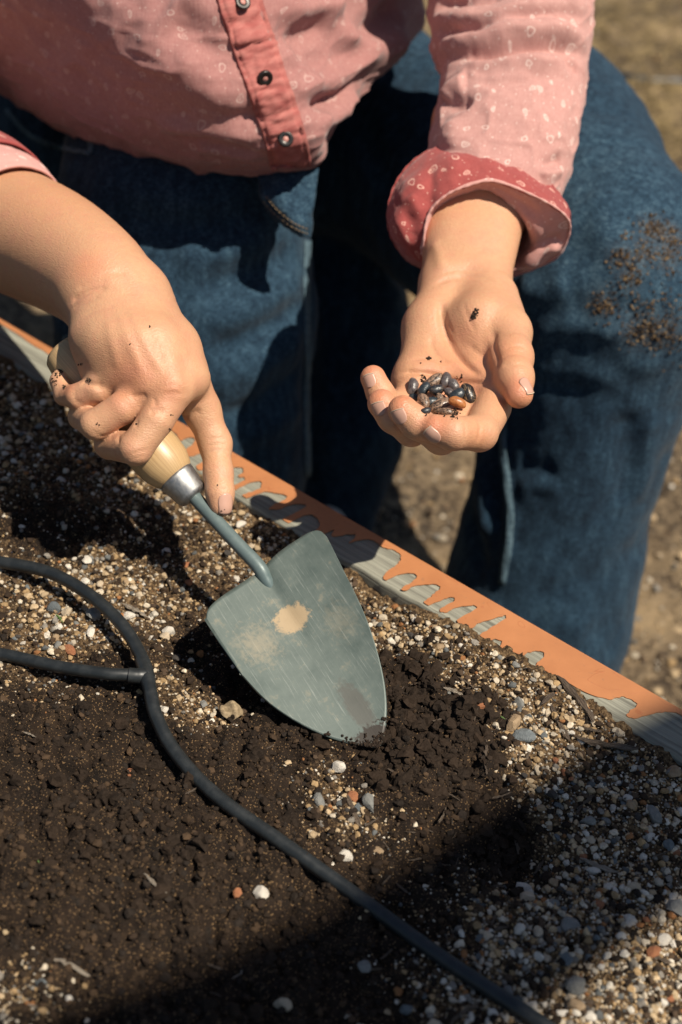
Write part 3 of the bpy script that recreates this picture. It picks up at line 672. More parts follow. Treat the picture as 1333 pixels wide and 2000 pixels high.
# ---- cloth materials
def shirt_mat(name, base, dark, motif=(.85, .72, .64), amount=.75, sc=1.0):
    k = NT(name); uv = k.coord('UV')
    wv = k.noise(k.mapping(uv, (620, 180, 1)), 1, 3, .7); wv2 = k.noise(k.mapping(uv, (180, 620, 1)), 1, 3, .7); big = k.noise(uv, 22, 4, .6)
    b = k.mix(k.mr(k.math('ADD', k.math('MULTIPLY', wv, .6), k.math('MULTIPLY', wv2, .4)), .32, .68), dark, base); b = k.mix(k.mr(big, .35, .7, 0, .35), b, dark)
    w = k.n('TexNoise', {'Vector': uv, 'Scale': 60}).outputs[1]
    def marks(scale, rnd, R, thick, taper, off, fill=False):
        sv = k.n('VectorMath', {0: uv, 1: (scale, scale, scale)}, operation='MULTIPLY').outputs[0]
        sv = k.n('VectorMath', {0: sv, 1: off}, operation='ADD').outputs[0]
        vo = k.n('TexVoronoi', {'Vector': sv, 'Scale': 1.0, 'Randomness': rnd}, voronoi_dimensions='2D')
        d = k.n('VectorMath', {0: sv, 1: vo.outputs['Position']}, operation='SUBTRACT').outputs[0]
        cs = k.n('SeparateColor', {0: vo.outputs['Color']})
        ang = k.math('MULTIPLY', cs.outputs[0], 6.28)
        d = k.n('VectorRotate', {'Vector': d, 'Angle': ang}, rotation_type='Z_AXIS').outputs[0]
        s = k.n('SeparateXYZ', {0: d}); x, y = s.outputs[0], s.outputs[1]
        tp = k.math('ADD', 1.0, k.math('MULTIPLY', x, taper / R * .5)); yy = k.math('MULTIPLY', y, k.math('MAXIMUM', tp, .5))
        r = k.math('SQRT', k.math('ADD', k.math('MULTIPLY', k.math('MULTIPLY', x, x), .5), k.math('MULTIPLY', k.math('MULTIPLY', yy, yy), 1.3)))
        size = k.math('MULTIPLY', R, k.mr(cs.outputs[1], 0, 1, .5, 1.1))
        if fill: return k.mr(r, k.math('MULTIPLY', size, .8), size, 1, 0)
        ring = k.mr(k.math('ABSOLUTE', k.math('SUBTRACT', r, size)), thick * .5, thick, 1, 0)
        dot = k.math('MULTIPLY', k.mr(k.math('ABSOLUTE', k.math('SUBTRACT', r, k.math('MULTIPLY', size, .35))), thick * .4, thick * .9, 1, 0), k.mr(cs.outputs[2], .4, .5))
        return k.math('MAXIMUM', ring, k.math('MULTIPLY', dot, .8))
    m = k.math('MAXIMUM', marks(46 * sc, .8, .105, .026, .5, (3.1, 7.7, 0)), marks(120 * sc, 1.0, .075, .02, 0.0, (9.3, 2.2, 0), True))
    b = k.mix(k.math('MULTIPLY', m, k.math('MULTIPLY', k.mr(wv, .3, .6, .6, 1), amount)), b, motif)
    k.bs(Base_Color=b, Roughness=.88, Sheen_Weight=.15, Sheen_Roughness=.5); k.b.inputs['Specular IOR Level'].default_value = .15
    k.bump(k.math('ADD', wv, wv2), .25, .0005)
    return k.m
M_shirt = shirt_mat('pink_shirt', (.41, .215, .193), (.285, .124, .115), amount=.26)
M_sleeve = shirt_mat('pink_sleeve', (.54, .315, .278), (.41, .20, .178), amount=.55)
M_cuff = shirt_mat('cuff_inside', (.36, .085, .075), (.26, .050, .048), (.70, .42, .34), .85, .95)
M_pale = shirt_mat('cuff_pale', (.60, .33, .29), (.52, .255, .225), amount=.5)
k = NT('placket'); uv = k.coord('UV'); n = k.noise(uv, 400, 4, .6); n1 = k.noise(uv, 90, 4, .6)
k.bs(Base_Color=k.mix(k.mr(n1, .35, .65), (.31, .082, .072), (.43, .155, .132)), Roughness=.9); k.bump(n, .4, .0008); M_placket = k.m
k = NT('button_metal'); k.bs(Base_Color=(.045, .042, .040), Metallic=.8, Roughness=.35); M_btn = k.m
k = NT('button_centre'); k.bs(Base_Color=(.50, .22, .18), Roughness=.5); M_btnc = k.m
def cloth_obj(name, V, F, uv, m, parent, thick=.0012):
    me = mesh_np(name, V, F); set_uv(me, uv); o = obj(name, me, m)
    if parent is person: adopt(o, person)
    else: o.parent = parent
    if thick:
        md = o.modifiers.new('t', 'SOLIDIFY'); md.thickness = thick; md.offset = -1
    return o

# ---- shirt body
def shirt_ring(fr, back, drop=0.0):
    a_, b_ = fr[4], fr[5]; fr = fr[:5] + [((a_[0] + b_[0]) / 2 - 15, (a_[1] + b_[1]) / 2 + 8, (a_[2] + b_[2]) / 2 - .008)] + fr[5:]
    f = np.array([P(*q) for q in fr]); L_, R_ = f[0], f[-1]; s_ = np.linspace(0, 1, 6)[1:-1]
    bk = [R_ * (1 - s) + L_ * s + np.array([0, back, drop]) * math.sin(math.pi * s) for s in s_]
    return np.vstack([f, bk])
RG = [
 shirt_ring([(-40, 135, 1.34), (85, 228, 1.285), (250, 305, 1.235), (430, 338, 1.195), (612, 326, 1.175), (705, 185, 1.235), (832, 28, 1.345)], .18),
 shirt_ring([(-60, 100, 1.32), (70, 195, 1.25), (240, 272, 1.185), (425, 303, 1.140), (600, 288, 1.132), (698, 158, 1.21), (828, 5, 1.335)], .18),
 shirt_ring([(-95, 25, 1.300), (55, 135, 1.220), (228, 215, 1.145), (412, 245, 1.108), (578, 228, 1.112), (686, 105, 1.195), (818, -40, 1.325)], .21),
 shirt_ring([(-135, -70, 1.280), (35, 45, 1.185), (215, 118, 1.110), (395, 148, 1.080), (552, 132, 1.097), (672, 20, 1.180), (806, -110, 1.315)], .22),
 shirt_ring([(-150, -185, 1.240), (20, -65, 1.140), (200, -5, 1.090), (375, 18, 1.075), (525, 5, 1.090), (655, -80, 1.170), (790, -200, 1.305)], .23),
 shirt_ring([(-150, -330, 1.250), (30, -240, 1.160), (200, -200, 1.105), (368, -185, 1.092), (510, -200, 1.103), (640, -260, 1.170), (775, -350, 1.290)], .22),
 shirt_ring([(-125, -520, 1.28), (40, -470, 1.210), (200, -450, 1.160), (358, -445, 1.140), (500, -455, 1.150), (635, -500, 1.200), (770, -560, 1.290)], .16),
 shirt_ring([(-20, -700, 1.32), (90, -680, 1.28), (210, -670, 1.25), (340, -668, 1.24), (460, -675, 1.25), (570, -700, 1.28), (670, -730, 1.32)], .10),
 shirt_ring([(180, -800, 1.33), (220, -800, 1.31), (270, -800, 1.30), (320, -800, 1.30), (370, -800, 1.30), (420, -805, 1.31), (460, -810, 1.33)], .06)]
V, F, uv, sh = loft(RG, 26, 26)
N = vnormals(V, F)
if (N[(sh[0] // 3) * sh[1] + sh[1] * 3 // 12] @ (CAM - V[(sh[0] // 3) * sh[1] + sh[1] * 3 // 12])) < 0: F = F[:, ::-1]; N = -N
bv = bvh_of(V, F)
FOLDS_SHIRT = [(((640, 60), (690, 90), (740, 95), (790, 70)), .006, .016), (((560, 175), (620, 165), (680, 130), (720, 90)), .005, .012), (((600, 250), (640, 225), (690, 170)), .005, .010), (((590, 205), (640, 190), (690, 150)), -.004, .008),
 (((330, 40), (390, 75), (440, 110), (490, 140)), -.004, .014), (((350, -20), (410, 20), (460, 40)), .006, .018), (((250, 60), (340, 130), (430, 190), (500, 215)), .004, .022), (((300, 240), (380, 250), (470, 262), (520, 275)), .0035, .010), (((330, 262), (420, 275), (510, 290)), -.003, .008),
 (((380, 285), (450, 300), (520, 305)), .0025, .008), (((620, 300), (650, 270), (690, 210)), .003, .008), (((520, 60), (580, 70), (640, 40)), -.004, .012), (((540, 20), (600, 30), (660, 0)), .005, .014), (((60, 60), (160, 150), (260, 220)), -.003, .03), (((420, 215), (470, 225), (515, 228)), -.003, .008), (((660, 120), (720, 60), (780, 0)), -.005, .014)]
for p_, a_, w_ in FOLDS_SHIRT: V = crease(V, N, bv, p_, a_ * (2.3 if p_[0][0] > 500 else 1.6), w_ * .9)
rg = (1 - np.abs(vnoise(V * [1, 1, 2.2], 17, 15))) ** 4 * .0035 + (1 - np.abs(vnoise(V * [1.6, 1, 2.6], 34, 16))) ** 5 * .0016
V += N * (fbm(V, 26, 3, 12) * .0020 + fbm(V, 90, 2, 14) * .0006 + rg)[:, None]
bv_shirt = bvh_of(V, F)
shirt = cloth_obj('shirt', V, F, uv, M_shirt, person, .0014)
shirt_off = Vector(person.location)
def sub(o):                                  # sub-part of the shirt, kept in world placement
    o.parent = shirt; o.location = -shirt_off; o.matrix_parent_inverse = Matrix(); return o
shirt.location = Vector(shirt.location)
def to_part(o, p):                           # p is itself a child of person placed at -person.location
    o.parent = p; o.matrix_parent_inverse = Matrix(); o.location = (0, 0, 0); return o
# placket with puckered seams and three snap buttons
cl = crom([(455, -60), (468, 0), (492, 75), (517, 150), (540, 215), (558, 272), (570, 327)], 14); hw = np.interp(np.arange(len(cl)), [0, len(cl) - 1], [44, 40])
PV, PUV = [], []; nw = 22; k_ = 0
for i, (x, y) in enumerate(cl):
    d = nrm(cl[min(i + 1, len(cl) - 1)] - cl[max(i - 1, 0)]); n2_ = np.array([d[1], -d[0]])
    for j in range(nw):
        s = (j / (nw - 1)) * 2 - 1; q = np.array([x, y]) - n2_ * s * hw[i] ; h, n = hit(bv_shirt, q[0], q[1] if q[1] < 322 else 322 - (q[1] - 322) * .0)
        if h is None: h, n = PV[-1] if PV else P(q[0], q[1], 1.08), np.array([0, -1.0, 0])
        if n @ (CAM - h) < 0: n = -n
        if y > 318: h = P(q[0], min(q[1], 328), (h - CAM) @ _F)
        PV.append(h); k_ += 1; PUV.append((s * .016, i * .004))
PV = np.array(PV).reshape(len(cl), nw, 3); Nn = nrm(np.cross(np.gradient(PV, axis=0), np.gradient(PV, axis=1)))
if (Nn[20, 10] @ (CAM - PV[20, 10])) < 0: Nn = -Nn
ii, jj = np.meshgrid(np.arange(len(cl)), np.linspace(-1, 1, nw), indexing='ij')
q = np.stack([ii * .85 + jj * .8, jj * 1.3, ii * 0], -1).reshape(-1, 3)
puck = fbm(q, .75, 3, 41).reshape(ii.shape) * .0016 * np.clip(1.15 - np.abs(jj) ** 6, 0, 1) + np.abs(vnoise(q * [1.3, .5, 1], .8, 44)).reshape(ii.shape) * -.0022 * np.clip(1.1 - np.abs(jj) ** 6, 0, 1)
seam = -.0022 * np.exp(-((np.abs(jj) - .80) / .07) ** 2)
edge = -.0030 * (np.abs(jj) > .97)
PV = PV + Nn * (.0036 + puck + seam + edge)[..., None]
pl = cloth_obj('placket', PV.reshape(-1, 3), grid_faces(len(cl), nw, False), np.array(PUV), M_placket, shirt, .0012)
to_part(pl, shirt); bv_pl = bvh_of(PV.reshape(-1, 3), grid_faces(len(cl), nw, False))
def button(px, py, r=.0062):
    h, _ = hit(bv_pl, px, py); n = hit(bv_shirt, px, py)[1]
    if h is None or n is None: return
    h = h + nrm(CAM - h) * .0016
    if n @ (CAM - h) < 0: n = -n
    e1 = nrm(np.cross(n, [0, 0, 1.0])); e2 = np.cross(n, e1); an = np.arange(28) / 28 * 2 * math.pi
    ring = np.cos(an)[:, None] * e1 + np.sin(an)[:, None] * e2
    prof = [(.0, .0040), (.35, .0040), (.40, .0052), (.62, .0044), (.8, .0052), (.95, .0046), (1.0, .003), (.98, .0005)]
    V = np.vstack([h + ring * (r * a + 1e-6) + n * z * .6 for a, z in prof]); o = obj('button', mesh_np('button', V, grid_faces(len(prof), 28, True)), M_btn); to_part(o, shirt)
    prof = [(.0, .0050), (.26, .0048), (.36, .0040)]
    V = np.vstack([h + ring * (r * a + 1e-6) + n * z * .6 for a, z in prof]); o = obj('button_centre', mesh_np('button_centre', V, grid_faces(len(prof), 28, True)), M_btnc); to_part(o, shirt)
for q in ((473, 6), (517, 151), (558, 272)): button(*q)

# ---- sleeve over the gardener's left arm with its rolled cuff
SL = [(952, 400, 1.108, 128), (965, 350, 1.118, 136), (980, 290, 1.128, 140), (992, 220, 1.142, 139), (1002, 160, 1.156, 142), (1004, 118, 1.166, 146), (1000, 90, 1.174, 156), (1000, 62, 1.182, 152), (998, 28, 1.190, 160), (996, -10, 1.195, 160), (990, -60, 1.192, 160), (980, -160, 1.170, 170), (960, -320, 1.145, 182), (900, -470, 1.150, 190), (790, -580, 1.20, 190), (660, -640, 1.26, 150)]
V, F, uv, sh = loft(tube_rings(SL, 16, .78), 16, 16)
N = vnormals(V, F); c_ = V.reshape(sh[0], sh[1], 3).mean(1)
if ((V.reshape(sh[0], sh[1], 3)[60] - c_[60]) * N.reshape(sh[0], sh[1], 3)[60]).sum() < 0: F = F[:, ::-1]; N = -N
bv = bvh_of(V, F)
for p_, a_, w_ in [(((850, 95), (920, 85), (1000, 62), (1080, 62), (1150, 95)), .006, .010), (((870, 112), (940, 105), (1010, 95), (1090, 92), (1140, 112)), -.006, .007), (((845, 45), (930, 40), (1010, 22), (1090, 12), (1155, 30)), .006, .010), (((855, 65), (940, 62), (1030, 42), (1110, 36)), -.005, .007),
    (((850, 10), (920, 2), (1000, -15)), -.004, .008), (((868, 200), (885, 175), (915, 160)), .005, .010), (((862, 185), (890, 205), (930, 200)), -.004, .008), (((1145, 105), (1155, 130), (1150, 160)), .005, .010), (((1100, 120), (1130, 135), (1150, 165)), -.003, .007),
    (((900, 135), (960, 120), (1040, 118), (1110, 130)), .003, .008), (((1060, 330), (1100, 310), (1130, 290)), -.003, .006), (((1050, 345), (1095, 330), (1130, 312)), .003, .007), (((930, 170), (1000, 160), (1080, 150)), -.0015, .006), (((880, 240), (890, 270), (880, 300)), .003, .010)]:
    V = crease(V, N, bv, p_, a_ * 1.7, w_ * .9)
V += N * (fbm(V, 34, 3, 22) * .0016 + fbm(V, 110, 2, 24) * .0005 + (1 - np.abs(vnoise(V * [1, 1.5, 2.2], 30, 25))) ** 5 * .0018)[:, None]
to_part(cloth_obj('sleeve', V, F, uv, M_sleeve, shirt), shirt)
def strip(rings, nr, nc, m, name, wob=0.0, seed=0, thick=.0014, folds=(), closed=True):
    V, F, uv, sh = loft([[P(*q) for q in r] for r in rings], nr, nc, closed)
    N = vnormals(V, F); fr = N[np.argmin(np.linalg.norm(V - CAM, axis=1))]
    if fr @ (CAM - V[np.argmin(np.linalg.norm(V - CAM, axis=1))]) < 0: F = F[:, ::-1]; N = -N
    if folds:
        bv = bvh_of(V, F)
        for p_, a_, w_ in folds: V = crease(V, N, bv, p_, a_, w_)
    V = V + N * (fbm(V, 70, 3, seed) * wob)[:, None]
    return to_part(cloth_obj(name, V, F, uv, m, shirt, thick), shirt)
# turned-back cuff: rim A stands off the sleeve, rim B is the fold nearest the hand, inner ring hugs the arm
rimA = [(757, 425, 1.085), (772, 360, 1.090), (815, 308, 1.096), (880, 281, 1.10), (960, 287, 1.10), (1040, 327, 1.095), (1092, 378, 1.09), (1114, 430, 1.10), (1085, 500, 1.15), (1000, 540, 1.17), (900, 545, 1.165), (815, 520, 1.13), (772, 478, 1.095)]
midA = [(778, 440, 1.062), (792, 375, 1.064), (838, 335, 1.066), (892, 315, 1.068), (962, 316, 1.07), (1040, 352, 1.07), (1095, 400, 1.07), (1114, 440, 1.085), (1090, 502, 1.13), (1000, 535, 1.15), (900, 540, 1.15), (826, 522, 1.11), (792, 488, 1.075)]
rimB = [(828, 470, 1.060), (838, 418, 1.056), (868, 384, 1.052), (910, 364, 1.050), (965, 354, 1.052), (1045, 383, 1.052), (1102, 418, 1.055), (1113, 452, 1.070), (1088, 498, 1.09), (1030, 528, 1.11), (930, 540, 1.125), (845, 528, 1.10), (828, 505, 1.075)]
inn = [(838, 470, 1.085), (845, 425, 1.082), (872, 394, 1.078), (915, 372, 1.076), (955, 370, 1.072), (1000, 408, 1.075), (1030, 452, 1.080), (1034, 485, 1.092), (1015, 515, 1.10), (975, 530, 1.11), (925, 535, 1.12), (865, 525, 1.11), (840, 505, 1.09)]
deep = [(x, y - 60, t + .05) for x, y, t in inn]
strip([rimA, midA, rimB], 12, 14, M_cuff, 'cuff', .0012, 5, folds=[(((840, 320), (842, 360), (836, 410)), -.003, .005), (((800, 380), (825, 420), (832, 455)), .003, .006), (((770, 390), (800, 430), (812, 480)), -.003, .006), (((890, 290), (885, 330), (880, 370)), .0012, .006), (((1010, 320), (1020, 350), (1045, 375)), .0012, .006), (((1060, 345), (1050, 365)), -.001, .004)])
strip([rimB, [((a[0] + b[0]) / 2, (a[1] + b[1]) / 2, (a[2] + b[2]) / 2 - .004) for a, b in zip(rimB, inn)], inn, deep], 8, 14, M_pale, 'cuff_lining', .0010, 6, folds=[(((1030, 520), (1055, 490), (1100, 478)), .004, .006), (((1035, 495), (1065, 475), (1100, 465)), -.004, .005), (((1000, 385), (1040, 410), (1080, 420)), -.0015, .006)])
# stitched hem roll along the fold of the cuff
def roll(pts, r, name, m, wob=.0006):
    c_ = crom([P(*q) for q in pts], 10, True); R_ = []
    for i in range(len(c_)):
        d = nrm(c_[(i + 1) % len(c_)] - c_[i - 1]); e1 = nrm(np.cross(d, _F)); e2 = np.cross(e1, d); a = np.arange(8) / 8 * 2 * math.pi
        R_.append(c_[i] + (r + wob * math.sin(i * 1.7) * .5) * (np.cos(a)[:, None] * e1 + np.sin(a)[:, None] * e2))
    R_.append(R_[0]); V = np.array(R_).reshape(-1, 3)
    uv = np.array([(i * .003, j * .002) for i in range(len(R_)) for j in range(8)])
    return to_part(cloth_obj(name, V, grid_faces(len(R_), 8, True), uv, m, shirt, 0), shirt)
roll([(x, y, t - .001) for x, y, t in rimB], .0009, 'cuff_hem', M_pale); roll([(x, y, t - .0005) for x, y, t in rimA], .0007, 'cuff_hem', M_cuff)

# ---- sleeve over the right arm
SR = [(28, 432, 1.084, 122), (-15, 420, 1.103, 134), (-80, 395, 1.133, 140), (-170, 355, 1.172, 142), (-235, 310, 1.205, 138), (-260, 220, 1.225, 140), (-240, 60, 1.25, 150), (-190, -150, 1.27, 160), (-110, -400, 1.30, 165), (0, -520, 1.31, 150)]
V, F, uv, sh = loft(tube_rings(SR, 14, .9), 8, 10); N = vnormals(V, F)
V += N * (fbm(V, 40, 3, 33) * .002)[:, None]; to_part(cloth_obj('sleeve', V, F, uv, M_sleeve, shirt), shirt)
TM[0] = 1.135
CR = [(22, 447, .945, 124), (5, 434, .954, 134), (-25, 420, .965, 140), (-50, 405, .978, 142)]
V, F, uv, sh = loft(tube_rings(CR, 14, .9), 6, 10); V += vnormals(V, F) * (fbm(V, 50, 3, 35) * .0015)[:, None]; to_part(cloth_obj('cuff', V, F, uv, M_pale, shirt, .002), shirt)
CR = [(-22, 418, .962, 142), (-45, 404, .974, 146), (-75, 390, .99, 147)]
V, F, uv, sh = loft(tube_rings(CR, 14, .9), 6, 10); to_part(cloth_obj('cuff', V, F, uv, M_cuff, shirt, .002), shirt); TM[0] = 1.0

# ---- yoke: shoulders of the shirt, joining body and sleeves
v = Vol(np.minimum(S_L, S_R) - .22, np.maximum(S_L, S_R) + .20, .008)
v.cone(S_L, S_R, .080, .080, .04); v.cone(S_L, S_L + (E_L - S_L) * .45, .078, .068, .04); v.cone(S_R, S_R + (E_R - S_R) * .45, .078, .068, .04)
v.cone((S_L + S_R) / 2 + [0, .01, .0], (S_L + S_R) / 2 + [0, .03, -.10], .11, .14, .06)
V, F = v.mesh(); V = laplace(V, F, 3); V += vnormals(V, F) * (fbm(V, 16, 3, 71) * .006)[:, None]
to_part(cloth_obj('yoke', V, F, V[:, [0, 2]], M_shirt, shirt, 0), shirt)
c_ = NK + [0, -.012, -.012]; pts = [c_ + [.075 * math.cos(a), .075 * math.sin(a), .012 * math.sin(a)] for a in np.arange(12) / 12 * 2 * math.pi]
R_ = [[p_ + (p_ - c_) * [.5, .5, 0] * f + [0, 0, z] for p_ in pts] for f, z in ((-.04, .035), (.12, .03), (.22, .0), (.32, -.03))]
V, F, uv, sh = loft(R_, 3, 4); to_part(cloth_obj('collar', V, F, uv, M_shirt, shirt, .002), shirt)

# ---- jeans
k = NT('denim'); c = k.coord(); at = k.attr('tint').outputs['Fac']
w1 = k.noise(k.mapping(c, (950, 950, 240), rot=(.5, .4, .5)), 1, 2, .7); w2 = k.noise(k.mapping(c, (260, 260, 1100)), 1, 2, .7); st = k.noise(k.mapping(c, (130, 130, 14)), 1, 4, .6); bg = k.noise(c, 9, 4, .6)
weave = k.math('ADD', k.math('MULTIPLY', w1, .5), k.math('MULTIPLY', w2, .5))
f_ = k.math('ADD', k.math('ADD', k.mr(weave, .38, .62, -.34, .34), k.mr(st, .3, .7, -.2, .2)), k.math('ADD', k.mr(bg, .3, .75, .2, .42), at), clamp=True)
dust = k.math('MULTIPLY', k.attr('dust').outputs['Fac'], k.mr(k.noise(c, 420, 4, .7), .38, .68))
b = k.ramp(f_, [(.0, (.005, .0135, .026)), (.35, (.014, .0355, .061)), (.68, (.034, .072, .108)), (1.0, (.105, .165, .205))])
b = k.mix(k.math('MINIMUM', dust, .8), b, (.13, .085, .045)); k.bs(Base_Color=b, Roughness=.9, Sheen_Weight=.06); k.b.inputs['Specular IOR Level'].default_value = .15; k.bump(k.math('ADD', weave, k.math('MULTIPLY', st, .3)), .5, .0009); M_denim = k.m
k = NT('denim_seam'); c = k.coord(); n = k.noise(c, 300, 4, .65); k.bs(Base_Color=k.mix(k.mr(n, .35, .65), (.018, .045, .07), (.10, .16, .19)), Roughness=.9); k.bump(n, .5, .0012); M_seam = k.m
k = NT('gold_thread'); k.bs(Base_Color=(.22, .155, .085), Roughness=.8); M_thread = k.m
v = Vol((-.55, .90, GZ - .02), (.55, 1.95, .30), .0042)
kk = .03
v.chain([(190, 240, 1.50, 205), (560, 240, 1.52, 220)], kk); v.chain([(140, 190, 1.52, 150), (300, 120, 1.50, 210), (560, 60, 1.50, 230)], kk)
v.chain([(365, 290, 1.34, 225), (362, 420, 1.315, 232), (362, 620, 1.33, 238), (368, 850, 1.39, 222), (385, 1120, 1.48, 190)], kk)                   # kneeling thigh
v.chain([(372, 1100, 1.60, 150), (420, 820, 1.95, 120)], kk)                                                             # its shin, lying back
v.chain([(655, 440, 1.60, 120), (690, 640, 1.60, 112), (680, 860, 1.60, 105), (655, 1030, 1.60, 72), (640, 1180, 1.6, 70)], .012)
v.chain([(735, 255, 1.52, 205), (960, 400, 1.42, 218), (1185, 545, 1.295, 214)], kk)                                      # raised thigh
v.chain([(1045, 265, 1.47, 200), (1185, 545, 1.295, 218)], kk)
v.chain([(1192, 565, 1.295, 208), (1160, 740, 1.335, 178), (1122, 900, 1.375, 164), (1075, 1060, 1.415, 168), (1042, 1200, 1.445, 175), (1025, 1330, 1.475, 172)], kk)
v.chain([(1015, 720, 1.36, 60), (1000, 880, 1.38, 34)], .03)
JV, JF = v.mesh(); JV = laplace(JV, JF, 4, .5)
bv = bvh_of(JV, JF); N = vnormals(JV, JF)
FJ = [ # folds seen in the photograph
 (((240, 420), (350, 440), (470, 430), (500, 420)), -.006, .014), (((330, 520), (430, 500), (540, 460)), .007, .016), (((380, 560), (470, 540), (580, 490)), -.007, .013), (((360, 640), (470, 610), (590, 540)), .007, .016), (((400, 690), (500, 650), (590, 590)), -.007, .013), (((390, 770), (490, 720), (590, 650)), .006, .016), (((420, 820), (510, 780), (590, 710)), -.006, .012), (((450, 860), (530, 830), (590, 780)), .005, .012),
 (((600, 480), (605, 640), (600, 800), (605, 940)), -.006, .012), (((635, 540), (640, 700), (650, 860), (670, 980)), .004, .012), (((700, 500), (740, 540), (780, 600)), .006, .012), (((660, 620), (720, 660), (780, 700)), -.004, .014), (((690, 560), (730, 590), (785, 640)), -.004, .012),
 (((1040, 612), (1110, 596), (1180, 606)), -.0015, .014), (((1030, 652), (1110, 640), (1190, 650), (1250, 648)), .0035, .009), (((1040, 684), (1110, 682), (1180, 690)), -.0015, .012), (((1040, 735), (1120, 725), (1200, 735)), .0022, .010),
 (((1010, 560), (1060, 570), (1120, 560)), .006, .014), (((1230, 800), (1235, 900), (1215, 1000)), -.007, .016), (((1265, 800), (1260, 900), (1235, 1000)), .006, .014), (((990, 820), (985, 900), (995, 970), (992, 1050), (985, 1130)), .004, .006), (((975, 830), (970, 900), (978, 970), (975, 1050)), -.005, .008), (((940, 900), (950, 980), (960, 1060)), .007, .012), (((915, 1000), (930, 1060), (935, 1120)), -.008, .012),
 (((1010, 910), (1050, 920), (1090, 915)), -.004, .010), (((1010, 940), (1060, 950), (1100, 945)), .003, .010), (((1060, 1180), (1110, 1220), (1150, 1240)), .003, .016), (((640, 260), (700, 320), (740, 380)), .005, .014), (((700, 240), (750, 330), (790, 400)), -.004, .014), (((30, 250), (90, 270), (170, 290)), .003, .008), (((160, 340), (300, 375), (450, 380)), .003, .014), (((1170, 300), (1240, 420), (1270, 480)), -.003, .03), (((1130, 380), (1190, 450), (1230, 520)), .003, .02), (((1080, 480), (1150, 520), (1200, 560)), -.002, .02)]
for p_, a_, w_ in FJ: JV = crease(JV, N, bv, p_, a_, w_)
JV += N * (fbm(JV, 14, 3, 51) * .0035 + fbm(JV, 55, 2, 53) * .0009)[:, None]
JN = vnormals(JV, JF)
fade = np.zeros(len(JV))
for px, py, t, r, a_ in ((1230, 560, 1.2, 230, .22), (440, 560, 1.4, 200, .22), (430, 760, 1.4, 180, .16), (1150, 380, 1.3, 170, .10), (900, 1080, 1.4, 60, .25)):
    fade += a_ * np.exp(-(np.linalg.norm(JV - P(px, py, t), axis=1) / RR(r, t)) ** 2)
bv_j = bvh_of(JV, JF)
me = mesh_np('jeans', JV, JF); set_col(me, np.stack([fade] * 3, 1)); dust = np.zeros(len(JV))
for px, py, r in ((1275, 445, 24), (1258, 490, 22), (1310, 460, 28), (1213, 502, 22), (1305, 500, 26), (1232, 545, 20), (1175, 592, 24), (1250, 645, 34), (1300, 650, 34)):
    h_, _ = hit(bv_j, px, py)
    if h_ is not None: dust += .6 * np.exp(-(np.linalg.norm(JV - h_, axis=1) / RR(r, 1.25)) ** 2)
set_col(me, np.stack([np.clip(dust, 0, 1)] * 3, 1), 'dust'); jeans = obj('jeans', me, M_denim); adopt(jeans, person)
def ribbon(pts, half, lift, name, m, n=7, parent=None, steps=8, thick=.001, round_=.0008):
    c2 = crom(pts, steps); V = []
    for i, q in enumerate(c2):
        d = nrm(c2[min(i + 1, len(c2) - 1)] - c2[max(i - 1, 0)]); s2 = np.array([-d[1], d[0]])
        for j in range(n):
            s = (j / (n - 1)) * 2 - 1; h, nn = hit(bv_j, *(q + s2 * s * half))
            if h is None: h = V[-1] if V else P(*q, 1.4); nn = np.array([0, -1, 0])
            V.append(h + nn * (lift + round_ * (1 - s * s) + .0004 * math.sin(i * .8 + j)))
    V = np.array(V); o = obj(name, mesh_np(name, V, grid_faces(len(c2), n, False)), m); to_part(o, parent or jeans)
    md = o.modifiers.new('t', 'SOLIDIFY'); md.thickness = thick; md.offset = 0
    return o
ribbon([(988, 815), (984, 870), (992, 940), (998, 1010), (992, 1080), (982, 1140)], 7, .0015, 'inseam', M_seam)
ribbon([(600, 470), (598, 560), (601, 680), (598, 800), (602, 930)], 6, .001, 'inseam', M_seam)
ribbon([(15, 215), (60, 262), (120, 288), (178, 300)], 5, .001, 'pocket_seam', M_seam); ribbon([(180, 272), (178, 300)], 5, .001, 'pocket_seam', M_seam)
# fly flap standing off the front, double stitched
fl = [[(505, 335, 1.183), (560, 335, 1.173), (622, 330, 1.183)], [(506, 365, 1.180), (560, 372, 1.168), (619, 370, 1.180)], [(510, 390, 1.178), (560, 405, 1.165), (614, 410, 1.177)], [(530, 420, 1.180), (570, 432, 1.168), (612, 440, 1.178)], [(560, 448, 1.184), (588, 458, 1.178), (607, 466, 1.182)]]
V, F, uv, sh = loft([[P(*q) for q in r] for r in fl], 8, 10, False); N = vnormals(V, F)
if N[len(N) // 2] @ (CAM - V[len(N) // 2]) < 0: F = F[:, ::-1]; N = -N
V += N * (fbm(V, 60, 3, 61) * .0025)[:, None]
me = mesh_np('fly', V, F); set_col(me, np.full((len(V), 3), .12)); o = obj('fly', me, M_denim); to_part(o, jeans); md = o.modifiers.new('t', 'SOLIDIFY'); md.thickness = .010; md.offset = -1
bv_fly = bvh_of(V, F)
